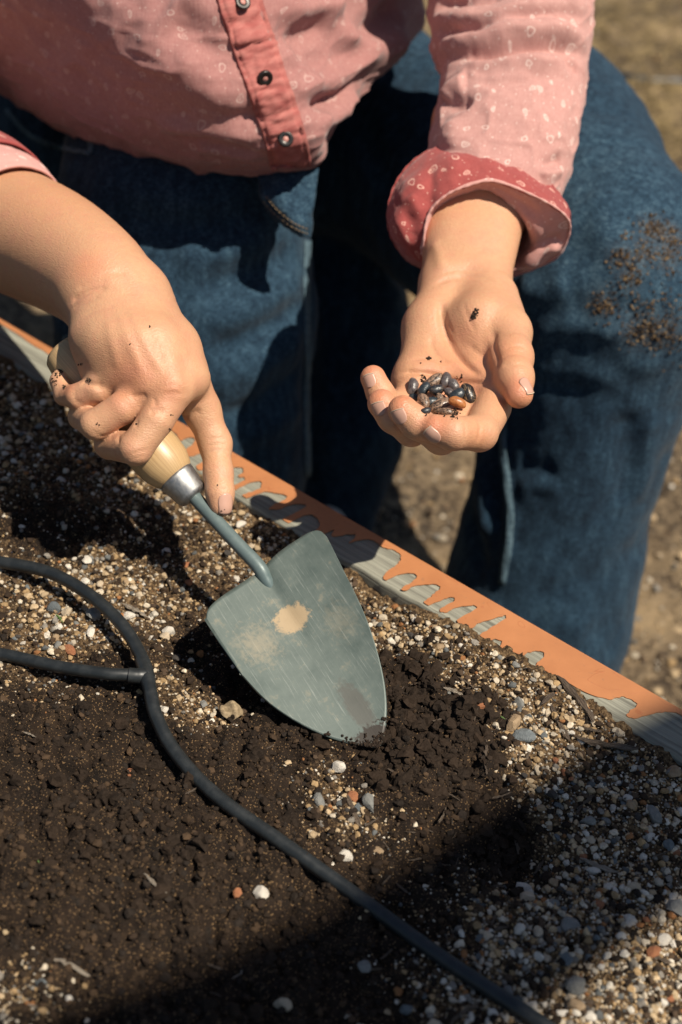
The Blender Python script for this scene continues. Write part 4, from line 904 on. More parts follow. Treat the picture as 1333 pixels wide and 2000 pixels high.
for off in (0, 9):
    c2 = crom([(514 + off * .6, 392 - off), (540 + off * .4, 420 - off), (575, 445 - off), (602, 457 - off)], 4)
    for i in range(len(c2) - 1):
        h1, n1_ = hit(bv_fly, *(c2[i] * .9 + c2[i + 1] * .1)); h2, n2_ = hit(bv_fly, *(c2[i] * .15 + c2[i + 1] * .85))
        if h1 is None or h2 is None: continue
        d = nrm(h2 - h1); e1 = np.cross(d, n1_); a = np.arange(6) / 6 * 2 * math.pi
        V = np.vstack([h1 + n1_ * .0003 + s * (h2 - h1) + .00045 * r * (np.cos(a)[:, None] * e1 + np.sin(a)[:, None] * n1_) for s, r in ((0, .3), (.2, 1), (.8, 1), (1, .3))])
        to_part(obj('stitch', mesh_np('stitch', V, grid_faces(4, 6, True)), M_thread), jeans)
# shoes (one toe just shows above the board)
k = NT('white_canvas'); c = k.coord(); n = k.noise(c, 300, 3, .6); k.bs(Base_Color=k.mix(n, (.55, .55, .52), (.72, .72, .68)), Roughness=.8); k.bump(n, .3, .001); M_shoe = k.m
def shoe(toe, heel, r, name='shoe'):
    v = Vol(np.minimum(toe, heel) - .10, np.maximum(toe, heel) + .10, .004); dn = np.array([0, 0, -1.0])
    v.cone(toe, heel, r, r * 1.05, .012); v.cone(toe * .5 + heel * .5 + [0, 0, r * .4], heel + [0, 0, r * 1.0], r * .95, r * .9, .015)
    v.cone(toe + dn * r * .75, heel + dn * r * .75, r * .62, r * .62, .006); v.cone(heel + [0, 0, r], heel + [0, 0, r * 2.6], r * .75, r * .7, .008, cut=True)
    V, F = v.mesh(); V = laplace(V, F, 2); o = obj(name, mesh_np(name, V, F), M_shoe); adopt(o, person); return o
shoe(P(620, 1078, 1.50), P(620, 1078, 1.50) + [.02, .19, -.05], .022); shoe(P(1010, 1395, 1.46), P(1010, 1395, 1.46) + [.03, .17, 0], .036)

# ================================================================== beans in the open hand
def bean_mat(name, c0, c1, c2, mott, rough=.36):
    k = NT(name); c = k.coord(); r = k.n('ObjectInfo').outputs['Random']
    off = k.n('VectorMath', {0: c, 1: k.n('CombineXYZ', {0: r, 1: r, 2: r}).outputs[0]}, operation='ADD').outputs[0]
    n1 = k.noise(k.mapping(off, (2.2, 7, 7)), 1, 4, .65, .8); n2 = k.noise(off, 2.5, 3, .6)
    b = k.mix(k.mr(n2, .35, .65), c0, c1); b = k.mix(k.mr(n1, .56 - mott * .1, .62 - mott * .1), b, c2)
    k.bs(Base_Color=b, Roughness=rough, Coat_Weight=.08, Coat_Roughness=.3); k.bump(n2, .1, .05); return k.m
BM = {'dark': bean_mat('bean_black', (.012, .014, .018), (.028, .030, .034), (.10, .075, .055), .0), 'navy': bean_mat('bean_slate', (.014, .022, .028), (.035, .045, .052), (.06, .06, .06), -.3),
      'grey': bean_mat('bean_grey', (.07, .06, .06), (.13, .105, .10), (.025, .022, .024), .2), 'tan': bean_mat('bean_speckled', (.22, .14, .095), (.32, .22, .155), (.030, .022, .018), .75),
      'stripe': bean_mat('bean_striped', (.012, .011, .011), (.022, .018, .016), (.30, .20, .11), .1), 'orange': bean_mat('bean_orange', (.33, .12, .035), (.42, .17, .055), (.22, .07, .02), .2)}
def bean_mesh(seed):
    bm = bmesh.new(); bmesh.ops.create_icosphere(bm, subdivisions=3, radius=1.0)
    r = random.Random(seed); bend = r.uniform(.10, .26)
    for v_ in bm.verts:
        x, y, z = v_.co; v_.co = Vector((x, y * .62 + bend * (x * x) - bend * .4 - .10 * math.exp(-(x / .3) ** 2) * (y < 0) * -1, z * (.50 + .04 * r.random() * 0)))
    me = bpy.data.meshes.new('bean'); bm.to_mesh(me); bm.free(); me.polygons.foreach_set('use_smooth', [True] * len(me.polygons)); return me
BMESH = {}
BEANS = [ # px, py, long half px, angle deg, colour, layer, label
 (806, 757, 16, 80, 'grey', 0, 'grey ridged bean standing at the edge of the pile beside the curled ring finger'), (812, 779, 12, 150, 'navy', 0, 'slate bean lying beneath the grey ridged bean'), (833, 767, 14, 60, 'navy', 1, 'round slate-blue bean with a glossy spot amid the pile'),
 (850, 746, 18, 35, 'tan', 0, 'large speckled tan bean at the upper edge of the pile'), (853, 767, 14, 20, 'dark', 1, 'black bean dusted with soil in the middle of the pile'), (870, 747, 15, 75, 'grey', 1, 'slim grey bean standing upright above the pile'),
 (886, 757, 14, 120, 'grey', 1, 'plump mauve-grey bean next to the slim upright bean'), (873, 775, 12, 130, 'grey', 2, 'small olive-grey bean on top of the pile'), (894, 778, 14, 40, 'navy', 1, 'slate bean tucked between the olive-grey bean and the striped one'),
 (914, 772, 19, 105, 'stripe', 0, 'large black bean with tan stripes set apart towards the thumb'), (893, 793, 15, 160, 'orange', 1, 'single bright orange-brown bean at the front of the pile'), (857, 797, 20, 25, 'tan', 1, 'long speckled bean lying against the curled index finger'),
 (828, 790, 15, 110, 'tan', 1, 'speckled cream bean with a black end beside the middle fingertip'), (843, 786, 13, 10, 'navy', 0, 'slate bean half hidden between the two speckled beans'), (857, 781, 9, 100, 'tan', 1, 'tiny speckled bean at the centre of the pile'), (832, 803, 9, 20, 'dark', 0, 'small black bean wedged against the middle finger'), (872, 806, 12, 170, 'tan', 0, 'pale broken bean half under the index finger')]
for i, (px, py, L_, an, cc, ly, lab) in enumerate(BEANS):
    h, n = hit(hand_bvh, px, py)
    if h is None: continue
    if cc not in BMESH: BMESH[cc] = [bean_mesh(i), bean_mesh(i + 40)]; [m.materials.append(BM[cc]) for m in BMESH[cc]]
    o = obj('bean', BMESH[cc][i % 2]); s_ = RR(L_ * 1.22, .945)
    nn = nrm(n * .5 + nrm(CAM - h) * .5); pos = h + nn * (s_ * .40 + ly * .0035 - .001)
    a = nrm(P(px + math.cos(rad(an)), py - math.sin(rad(an)), 1) - P(px, py, 1)); a = nrm(a - nn * (a @ nn) + nn * random.uniform(-.25, .25)); b_ = nrm(np.cross(nn, a)); nn = np.cross(a, b_)
    sy = random.uniform(.95, 1.2)
    o.matrix_world = Matrix([[a[r] * s_, b_[r] * s_ * sy, nn[r] * s_ * 1.1, pos[r]] for r in range(3)] + [[0, 0, 0, 1]])
    tag(o, lab, 'bean', 'beans cupped in the open hand')

# ================================================================== stones, grit, crumbs, wood scraps
def rand_rot(n):
    q = rng.normal(size=(n, 4)); q /= np.linalg.norm(q, axis=1)[:, None]; w, x, y, z = q.T
    return np.stack([np.stack([1 - 2 * (y * y + z * z), 2 * (x * y - z * w), 2 * (x * z + y * w)], 1), np.stack([2 * (x * y + z * w), 1 - 2 * (x * x + z * z), 2 * (y * z - x * w)], 1), np.stack([2 * (x * z - y * w), 2 * (y * z + x * w), 1 - 2 * (x * x + y * y)], 1)], 1)
def ico(sub, seed=None, rough=.0, cuts=0):
    bm = bmesh.new(); bmesh.ops.create_icosphere(bm, subdivisions=sub, radius=1.0)
    V = np.array([v_.co for v_ in bm.verts]); bm.verts.ensure_lookup_table(); F = np.array([[v_.index for v_ in f.verts] for f in bm.faces]); bm.free()
    if seed is not None:
        r = np.random.default_rng(seed); V = V * (1 + rough * fbm(V + seed * 3.1, 1.3, 2, seed))[:, None]
        for _ in range(cuts):
            n = r.normal(size=3); n /= np.linalg.norm(n); d = r.uniform(.55, .85); e = V @ n - d; m = e > 0; V[m] -= np.outer(e[m], n) * .92
        V = V * r.uniform(.7, 1.15, 3)
    return V, F
def scatter(name, pos, size, colr, m, tmpl, flat=.75, smooth=False):
    n = len(pos); R_ = rand_rot(n); which = rng.integers(0, len(tmpl), n); Vs, Fs, Cs = [], [], []; o = 0
    for w_, (TV, TF) in enumerate(tmpl):
        id_ = np.where(which == w_)[0]
        if len(id_) == 0: continue
        W = np.einsum('nij,vj->nvi', R_[id_], TV) * size[id_][:, None, None]; W[..., 2] *= flat; W += pos[id_][:, None, :]
        Vs.append(W.reshape(-1, 3)); Fs.append((TF[None] + (np.arange(len(id_)) * len(TV))[:, None, None] + o).reshape(-1, 3)); Cs.append(np.repeat(colr[id_], len(TV), 0)); o += len(id_) * len(TV)
    me = mesh_np(name, np.vstack(Vs), np.vstack(Fs), smooth); set_col(me, np.vstack(Cs)); return obj(name, me, m)
k = NT('grit'); t = k.attr('tint').outputs['Color']; c = k.coord(); n = k.noise(c, 900, 3, .6); k.bs(Base_Color=k.mix(k.mr(n, .3, .7, 0, .45), t, (.05, .035, .025)), Roughness=.92); k.b.inputs['Specular IOR Level'].default_value = .2; k.bump(n, .4, .0006); M_grit = k.m
PAL = np.array([(.62, .53, .40), (.54, .40, .24), (.42, .28, .14), (.25, .225, .19), (.12, .13, .13), (.36, .16, .06), (.08, .052, .032), (.70, .63, .52)])
PALP = np.array([.20, .22, .18, .11, .05, .04, .12, .08])
def pick_col(n, p=PALP): c_ = PAL[rng.choice(len(PAL), n, p=p / p.sum())]; return c_ * rng.uniform(.75, 1.1, (n, 1))
def sample(n, power, x0=-260, x1=1600, y0=560, y1=2250):
    out = []
    while len(out) < n:
        q = rng.uniform((x0, y0), (x1, y1), (n * 2, 2)); w = np.array([PZ(a, b, 0) for a, b in q]); _, vb = buv(w)
        acc = (vb > BW + .004) & (rng.random(len(q)) < gritty(w) ** power)
        out += list(w[acc])
    return np.array(out[:n])
def settle(w): w = w.copy(); w[:, 2] = [on_soil(a, b) for a, b in w[:, :2]]; return w
T1 = [ico(1, s, .40, 2) for s in range(8)]; T2 = [ico(2, s, .30, 8) for s in range(20, 30)]
w = settle(sample(19000, 1.5)); sz = rng.uniform(.0004, .0011, len(w)); w[:, 2] += sz * .3
tag(scatter('grit', w, sz, pick_col(len(w)), M_grit, T1), 'fine tan and grey grit strewn over the bed soil', 'grit', kind='stuff')
w = settle(sample(5200, 2.0)); sz = .0011 + .0021 * rng.random(len(w)) ** 2.2; w[:, 2] += sz * .35
tag(scatter('gravel', w, sz, pick_col(len(w)), M_grit, T2[:5]), 'small mixed gravel lying on the bed soil', 'gravel', kind='stuff')
w = settle(sample(1100, .12)); sz = .0007 + .0016 * rng.random(len(w)) ** 2.5; w[:, 2] += sz * .3
tag(scatter('grit', w, sz, pick_col(len(w)), M_grit, T2[:5], .55), 'stray pale chips and grains scattered over the dark soil', 'grit', kind='stuff')
# dark crumbs
q = rng.uniform((-260, 560), (1600, 2250), (48000, 2)); w = np.array([PZ(a, b, 0) for a, b in q]); w = w[(buv(w)[1] > BW + .004)]; w = settle(w)
sz = .0004 + .0028 * rng.random(len(w)) ** 6; w[:, 2] += sz * .3
cc = np.array([(.015, .009, .005), (.020, .012, .007), (.05, .03, .016), (.012, .009, .007)])[rng.integers(0, 4, len(w))] * rng.uniform(.6, 1.6, (len(w), 1))
tag(scatter('soil_crumbs', w, sz, cc, M_grit, T1), 'dark crumbs of potting soil covering the bed', 'soil', kind='stuff')
# clods turned up by the trowel
w = []
for px, py, r, n_ in ((840, 1400, 90, 260), (880, 1500, 80, 200), (790, 1330, 50, 90), (930, 1430, 50, 90), (760, 1490, 60, 90), (560, 1450, 90, 70), (300, 1620, 260, 110), (450, 1850, 240, 90), (120, 1480, 180, 60), (1000, 1640, 90, 120)):
    q = rng.normal(size=(n_, 2)) * [r * .6, r * .45] + [px, py]; w += [PZ(a, b_, 0) for a, b_ in q]
w = settle(np.array(w)); sz = .0014 + .0042 * rng.random(len(w)) ** 3; w[:, 2] += sz * .2
TC = [ico(2, s_, .55, 3) for s_ in range(70, 78)]
TC = [(V_ * (1 + .22 * fbm(V_ + 5.0 * i_, 3.5, 2, i_))[:, None], F_) for i_, (V_, F_) in enumerate(TC)]
tag(scatter('soil_clods', w, sz, np.array([(.014, .008, .0042)]) * rng.uniform(.6, 1.5, (len(w), 1)), M_grit, TC), 'dark clods of soil turned up around the trowel tip', 'soil', kind='stuff')
# pebbles one can pick out
STONE = {}
def stone_mat(name, c0, c1):
    k = NT(name); c = k.coord(); n = k.noise(c, 2.2, 5, .65); n2 = k.noise(c, 9, 3, .6); r = k.n('ObjectInfo').outputs['Random']
    b = k.mix(k.mr(n, .3, .7), c0, c1); b = k.mix(k.mr(n2, .60, .72, 0, .6), b, tuple(x * .25 for x in c0)); b = k.mix(k.mr(r, 0, 1, 0, .35), b, tuple(x * .55 for x in c0))
    k.bs(Base_Color=b, Roughness=.8); k.bump(n2, .4, .05); return k.m
SC = {'white': ((.60, .54, .45), (.72, .66, .57)), 'cream': ((.48, .37, .25), (.60, .50, .36)), 'tan': ((.30, .20, .11), (.42, .30, .18)), 'grey': ((.17, .17, .155), (.28, .27, .245)), 'blue-grey': ((.11, .125, .13), (.18, .20, .205)), 'rust-brown': ((.28, .10, .045), (.40, .17, .07)), 'dark': ((.035, .030, .027), (.075, .062, .05))}
T3 = [ico(2, s, .28, 9) for s in range(50, 60)] + [ico(2, s, .2, 5) for s in range(60, 63)]
for cn, (c0, c1) in SC.items():
    m = stone_mat(cn.replace('-', '_') + '_stone', c0, c1); STONE[cn] = []
    for TV, TF in T3:
        me = mesh_np('pebble', TV, TF, False); me.materials.append(m); STONE[cn].append(me)
HOSE_PX = np.array([(90, 1116), (240, 1222), (293, 1345), (345, 1472), (425, 1556), (550, 1645), (700, 1752), (860, 1868), (1062, 2003), (1260, 2150)])
def zone(p):                                # where it lies, told by the things around it
    c = np.array([p[0], p[1], 0]) - CAM; d_ = c @ _F; px = 666.5 + FP * (c @ _R) / d_; py = 1000 - FP * (c @ _U) / d_; vb = buv(np.array([p[0], p[1], ZB]))[1] - BW
    hx = np.interp(py, HOSE_PX[:, 1], HOSE_PX[:, 0])
    if vb < .06: return 'close beside the orange-coated board'
    if py < 1320 and px < hx + 30: return 'around the hose branch under the gripping hand'
    if px < hx: return 'on bare dark soil across the hose from the trowel'
    g = np.array([p[0], p[1], 0]); e = (g - g0_)[:2] - ((g - g0_)[:2] @ gd_) * gd_
    if np.linalg.norm(e) < .065: return 'in the shade band between trowel tip and hose'
    if vb < .17 and px > 700: return 'between the trowel tip and the board'
    if py < 1500: return 'between the hose and the trowel blade'
    return 'on open gravel beyond the shade band'
g0_, g1_ = PZ(1430, 1500, 0), PZ(650, 1975, 0); gd_ = nrm((g1_ - g0_)[:2])
def pebble(px, py, rpx, cn, label=None, flat=.8, sink=.35, name='pebble', xy=None):
    p = PZ(px, py, 0) if xy is None else xy; z = on_soil(p[0], p[1]); t = (np.array([p[0], p[1], z]) - CAM) @ _F; r = rpx * t / FP
    o = obj(name, random.choice(STONE[cn])); o.location = (p[0], p[1], z + r * flat * (1 - sink) * .7)
    o.rotation_euler = (random.uniform(-.35, .35), random.uniform(-.35, .35), random.uniform(0, 6.28)); o.scale = (r * random.uniform(.85, 1.3), r * random.uniform(.75, 1.05), r * flat)
    if label is None:
        size = 'large' if r > .0042 else ('medium' if r > .0033 else 'small'); zn = zone(p); label = '%s %s pebble %s' % (size, cn, zn)
        tag(o, label, 'pebble', '%s %s pebbles %s' % (size, cn, zn))
    else: tag(o, label, 'pebble', 'pebbles in the bed')
    return o
SPEC = [(1020, 1458, 22, 'blue-grey', 'rounded blue-grey stone lying beside an ochre chip near the board'), (997, 1436, 20, 'tan', 'flat ochre stone chip resting against the blue-grey stone'), (660, 1508, 17, 'white', 'blocky white stone alone on dark soil below the trowel tip'), (718, 1578, 18, 'grey', 'grey stone half buried among pale grit between hose and trowel tip'), (624, 1566, 17, 'grey', 'angular pale grey stone beside the hose below the trowel blade'),
 (511, 1746, 17, 'white', 'oval white speckled stone next to a rusty pebble on bare soil'), (465, 1752, 12, 'rust-brown', 'rusty pebble beside the oval white speckled stone'), (138, 1277, 15, 'rust-brown', 'brick-red chip between the two hoses'), (105, 1194, 16, 'blue-grey', 'round slate pebble between the two hoses'), (183, 1212, 17, 'grey', 'rough grey stone under the hose loop'), (1327, 1772, 26, 'grey', 'big smooth grey stone at the shaded edge of the gravel'), (1118, 1948, 28, 'grey', 'big grey boulder-like stone among pale gravel by the hose'), (1300, 1830, 20, 'white', 'big white stone near the smooth grey one'), (1010, 1830, 15, 'white', 'white stone on gravel at the edge of the shade band'), (1110, 1815, 20, 'grey', 'brownish grey stone on gravel outside the shade band'), (712, 1895, 18, 'grey', 'grey stone in shade close to the hose'), (1047, 1832, 14, 'cream', 'cream stone beside the white one on gravel'), (935, 1405, 12, 'rust-brown', 'orange flake in the dug soil right of the trowel tip'), (255, 1520, 9, 'rust-brown', 'small orange flake on bare dark soil left of the hose'), (555, 1965, 20, 'cream', 'pale stone at the lower end of the shade band'), (1265, 1590, 14, 'white', 'white stone in shade beside wood scraps'), (1310, 1525, 16, 'tan', 'tan stone in shade beside the board'), (1275, 1600, 18, 'grey', 'grey stone in shade beside wood scraps')]
for px, py, r, cn, lab in SPEC: pebble(px, py, r, cn, lab)
w = sample(277, 1.6, -60, 1400, 680, 2040); names = list(SC); pp = np.array([.30, .22, .12, .14, .09, .05, .08])
for i in range(len(w)):
    pebble(0, 0, 0, 'white', xy=w[i]) if False else None
    z = w[i]; t = (z - CAM) @ _F; rp = (.0023 + .0026 * rng.random() ** 2.2) * FP / t
    pebble(0, 0, rp, names[rng.choice(7, p=pp / pp.sum())], xy=z, sink=rng.uniform(.2, .6), flat=rng.uniform(.6, .9))
# wood scraps: split, slightly bent slivers
k = NT('old_wood_scrap'); c = k.coord(); n = k.noise(k.mapping(c, (1.2, 14, 14)), 1.2, 5, .65); r = k.n('ObjectInfo').outputs['Random']
b = k.ramp(n, [(.3, (.05, .035, .022)), (.5, (.17, .12, .08)), (.7, (.30, .235, .17))]); b = k.mix(k.mr(r, 0, 1, 0, .6), b, (.08, .055, .04)); k.bs(Base_Color=b, Roughness=.9); k.bump(n, .7, .06); M_scrap = k.m
k = NT('pale_wood_scrap'); c = k.coord(); n = k.noise(k.mapping(c, (1.2, 14, 14)), 1.2, 5, .65); k.bs(Base_Color=k.ramp(n, [(.3, (.22, .17, .12)), (.7, (.55, .47, .37))]), Roughness=.9); k.bump(n, .7, .06); M_scrap2 = k.m
def scrap_mesh(seed, m):
    r = np.random.default_rng(seed); nA_, nC_ = 9, 7; V = []
    for i in range(nA_):
        s = i / (nA_ - 1) * 2 - 1; wd = (1 - abs(s) ** 3 * r.uniform(.6, 1)) * (1 + .25 * r.normal()); bend = .22 * s * s * (1 if seed % 2 else -1) + .05 * r.normal()
        for j in range(nC_): a = j / nC_ * 2 * math.pi; V.append((s, bend * .35 + .13 * wd * math.cos(a) * (1 + .2 * r.normal()), .075 * wd * math.sin(a) * (1 + .2 * r.normal())))
    me = mesh_np('wood_chip', np.array(V), grid_faces(nA_, nC_, True), False); me.materials.append(m); return me
SCR = [scrap_mesh(s, M_scrap) for s in range(8)] + [scrap_mesh(s, M_scrap2) for s in range(20, 24)]
def chip(px, py, lpx, ang, me, label=None, name='wood_chip', cat='wood chip', up=.0, wide=1.0):
    p = PZ(px, py, 0); z = on_soil(p[0], p[1]); a_ = PZ(px + math.cos(rad(ang)), py + math.sin(rad(ang)), 0) - p
    t = (p - CAM) @ _F; L_ = lpx * t / FP; o = obj(name, me); o.location = (p[0], p[1], z + L_ * .05 + .0012 + up)
    o.rotation_euler = (random.uniform(-.4, .4), random.uniform(-.12, .12), math.atan2(a_[1], a_[0])); o.scale = (L_, L_ * wide, L_ * wide)
    if label: tag(o, label, cat, 'wood scraps on the bed soil')
    else: tag(o, '%s wood splinter %s' % ('pale' if me in SCR[8:] else 'brown', zone(p)), cat, 'wood splinters ' + zone(p))
for q in ((1118, 1398, 62, 48, SCR[0], 'long forked grey-brown splinter lying beside the orange board'), (1085, 1432, 50, 60, SCR[1], 'long splinter parallel to the forked one by the board'), (1070, 1390, 38, -38, SCR[2], 'short splinter touching the forked splinters by the board'), (1180, 1478, 60, 10, SCR[3], 'thick weathered wood scrap in shade beside the board'), (905, 1240, 36, -30, SCR[4], 'dark bark sliver close to the board amid white pebbles'), (1050, 1310, 18, 70, SCR[5], 'short stick leaning on the board edge'), (238, 1012, 30, 62, SCR[0], 'brown stick at the edge of the hand shadow'), (302, 1752, 32, 40, SCR[9], 'pale dry twig alone on the bare dark soil'), (140, 1890, 44, 25, SCR[8], 'curved tan root lying near pale stones on bare soil'), (266, 1198, 34, 25, SCR[10], 'pale wood flake under the hose loop'), (470, 1900, 20, -35, SCR[11], 'pale flake on bare soil at the rim of the shade band'), (1015, 1620, 28, 75, SCR[2], 'wood sliver in the shaded hollow'), (1170, 1690, 40, 25, SCR[9], 'pale straw bent over shaded gravel'), (1140, 1575, 34, -45, SCR[4], 'dark splinter among shaded pebbles'), (905, 1985, 40, -35, SCR[6], 'brown wood piece under the hose'), (990, 1975, 36, 40, SCR[7], 'tan wood block beside the hose'), (1180, 1805, 26, 40, SCR[0], 'rusty brown splinter on sunlit gravel'), (690, 1590, 40, 65, SCR[3], 'thin dark root beside the grey half-buried stone'), (885, 1370, 26, 20, SCR[10], 'pale brown leaf fragment on dug soil below the board')): chip(*q)
for i in range(95):
    while True:
        px, py = random.uniform(700, 1333), random.uniform(1120, 1990); ww = PZ(px, py, 0)
        if buv(ww)[1] > BW + .012: break
    chip(px, py, random.uniform(9, 24), random.uniform(0, 180), random.choice(SCR[:8]), wide=random.uniform(.7, 1.3))
for i in range(18):
    while True:
        px, py = random.uniform(0, 600), random.uniform(800, 1990); ww = PZ(px, py, 0)
        if buv(ww)[1] > BW + .012: break
    chip(px, py, random.uniform(8, 18), random.uniform(0, 180), random.choice(SCR), wide=random.uniform(.7, 1.3))
k = NT('green_leaf_bit'); k.bs(Base_Color=k.mix(k.noise(k.coord(), 3, 2), (.05, .10, .02), (.10, .16, .04)), Roughness=.6); GL = [scrap_mesh(90, k.m), scrap_mesh(91, k.m)]
for q in ((118, 1215, 14, 50, GL[0], 'tiny green leaf scrap between the two hoses'), (74, 1690, 10, 60, GL[1], 'tiny green sprout on bare dark soil far from the stones'), (975, 1425, 9, 30, GL[0], 'tiny green leaf scrap beside the ochre chip'), (1230, 1875, 10, 0, GL[1], 'tiny green leaf scrap on sunlit gravel'), (208, 868, 12, 80, GL[0], 'tiny green sprout in gravel under the gripping hand')): chip(*q, cat='leaf', name='leaf_scrap', wide=1.3)
# dried leaf beside the blade
nl = 15; V = []
lc = PZ(452, 1391, 0); lz = on_soil(lc[0], lc[1]); rl = .0075
for i in range(nl):
    for j in range(nl):
        a, b_ = (i / (nl - 1)) * 2 - 1, (j / (nl - 1)) * 2 - 1; x = a * math.sqrt(1 - b_ * b_ / 2); y = b_ * math.sqrt(1 - a * a / 2); V.append((x * rl, y * rl * .95, lz + .004 - .003 * (x * x + y * y) + .0012 * math.sin(5 * x + 2 * y) + .0008 * math.sin(9 * y)))
V = np.array(V) + [lc[0], lc[1], 0]
k = NT('dry_leaf'); c = k.coord(); n = k.noise(c, 320, 4, .65); k.bs(Base_Color=k.ramp(n, [(.3, (.14, .10, .055)), (.7, (.36, .27, .16))]), Roughness=.85); k.bump(n, .6, .0012)
o = obj('dry_leaf', mesh_np('dry_leaf', V, grid_faces(nl, nl, False)), k.m); md = o.modifiers.new('t', 'SOLIDIFY'); md.thickness = .0006
tag(o, 'small round dry tan leaf on the soil below the left edge of the blade', 'leaf')

# soil spilt on the knee, and specks on the hands
def specks(name, bvh, spots, label, cols, hs=(.0004, .0013), lift=.2, dens=1.0):
    pos = []; sz = []
    for px, py, r, n in spots:
        for _ in range(max(2, int(n * dens))):
            g = rng.normal(size=2) * r * .5; h, nn = hit(bvh, px + g[0], py + g[1])
            if h is None: continue
            s = rng.uniform(*hs) if r > 3 else rng.uniform(hs[0], hs[1] * .8); pos.append(h + nn * s * lift + nn * rng.random() ** 2 * r * .00004); sz.append(s)
    cc = np.array(cols)[rng.integers(0, len(cols), len(pos))] * rng.uniform(.7, 1.2, (len(pos), 1))
    o = scatter(name, np.array(pos), np.array(sz), cc, M_grit, T1, 1.0); tag(o, label, 'soil', kind='stuff'); return o
CL = [(.05, .03, .016), (.16, .10, .05), (.30, .20, .10), (.025, .016, .01), (.10, .06, .03)]
specks('spilt_soil', bv_j, [(1275, 445, 26, 260), (1240, 435, 20, 24), (1222, 462, 12, 40), (1258, 490, 22, 130), (1310, 460, 30, 170), (1213, 502, 24, 150), (1305, 500, 26, 110), (1240, 530, 40, 60), (1232, 545, 18, 70), (1240, 525, 12, 40), (1175, 592, 26, 150), (1195, 600, 16, 60), (1260, 600, 60, 160), (1245, 640, 26, 110), (1260, 655, 40, 150), (1300, 650, 30, 130), (1310, 640, 70, 200), (1320, 530, 50, 80), (1250, 560, 90, 120), (1320, 590, 60, 80)], 'loose brown soil spilt over the denim of the raised knee', CL, (.0003, .0013), dens=.5)
specks('soil_specks', hand_bvh, [(927, 615, 5, 26), (924, 620, 5, 20), (930, 608, 4, 14), (838, 700, 4, 14), (861, 707, 2, 6), (826, 742, 7, 12), (830, 748, 6, 22), (824, 736, 5, 6), (890, 808, 9, 34), (884, 812, 6, 20), (822, 710, 1, 2), (905, 735, 12, 6), (870, 770, 40, 22)], 'black specks of soil stuck to the open palm', [(.012, .008, .006), (.03, .02, .014)], (.0003, .0009))
specks('soil_specks', trowel_hand_bvh, [(293, 638, 2, 8), (254, 671, 2, 3), (335, 811, 2, 4), (330, 838, 3, 5), (115, 728, 12, 30), (127, 757, 4, 10), (107, 745, 8, 12), (192, 828, 3, 4), (426, 948, 2, 3), (432, 1002, 7, 16), (160, 712, 6, 4), (172, 744, 6, 10), (267, 828, 2, 3)], 'specks of soil on the hand gripping the trowel', [(.012, .008, .006), (.035, .022, .014)], (.0003, .0008))
bl_bvh = bvh_of(BVt, BF)
specks('soil_specks', bl_bvh, [(736, 1458, 14, 110), (715, 1460, 20, 100), (680, 1454, 16, 50), (640, 1441, 12, 24), (748, 1440, 10, 40), (752, 1405, 6, 10)], 'dark moist soil clinging to the tip of the trowel blade', [(.014, .009, .006), (.03, .019, .012)], (.0004, .0013))

# ================================================================== beyond the bed
q = rng.uniform((700, 0), (1500, 1450), (2600, 2)); w = np.array([PZ(a, b, GZ) for a, b in q]); w = w[(buv(w)[1] < -.03) & (w[:, 1] < 4)]
gz = GZ + (fbm(w * [1, 1, 0], 4, 4, 3) * .012 + fbm(w * [1, 1, 0], 22, 3, 9) * .008) ; w[:, 2] = gz + .002
sz = .0015 + .006 * rng.random(len(w)) ** 4; tag(scatter('gravel', w, sz, pick_col(len(w)), M_grit, T2[:4]), 'blurred gravel and clods on the trodden ground beyond the bed', 'gravel', kind='stuff')
path_hose = empty('drip_hose', tuple(PZ(1250, 160, GZ))); tag(path_hose, 'black hose lying across the straw-coloured ground beyond the raised knee', 'hose')
def gp(px, py): p = PZ(px, py, GZ + .012); return p
tube('main_tube', [gp(900, 60), gp(1050, 105), gp(1190, 145), gp(1260, 158), gp(1340, 162), gp(1500, 175), gp(1800, 210)], .011, path_hose)
# dry straw on the far ground
n = 5000; q = rng.uniform((800, -260), (1650, 330), (n, 2)); w = np.array([PZ(a, b, GZ) for a, b in q]); w = w[(w[:, 1] < 9) & (w[:, 1] > 1.5)]
an = rng.uniform(0, math.pi, len(w)); L_ = rng.uniform(.02, .07, len(w)); d = np.stack([np.cos(an), np.sin(an), rng.uniform(-.05, .35, len(w))], 1) * L_[:, None]; s_ = np.stack([-np.sin(an), np.cos(an), an * 0], 1) * .0016
w[:, 2] = GZ + .012
V = np.stack([w - s_, w + s_, w + d + s_ * .4 + [0, 0, .003], w + d - s_ * .4 + [0, 0, .003], w + [0, 0, .002], w + d + [0, 0, .005]], 1).reshape(-1, 3); b_ = (np.arange(len(w)) * 6)[:, None]
F = np.vstack([b_ + [0, 1, 5, 4], b_ + [1, 2, 5, 5][:0] if False else b_ + [1, 2, 3, 0], b_ + [4, 5, 3, 0]])
k = NT('dry_straw'); c = k.coord(); nn = k.noise(c, 14, 3, .6); k.bs(Base_Color=k.ramp(nn, [(.3, (.16, .11, .05)), (.7, (.42, .31, .15))]), Roughness=.9)
tag(obj('straw', mesh_np('straw', V, F, False), k.m), 'dry straw littering the ground beyond the knee', 'straw', kind='stuff')

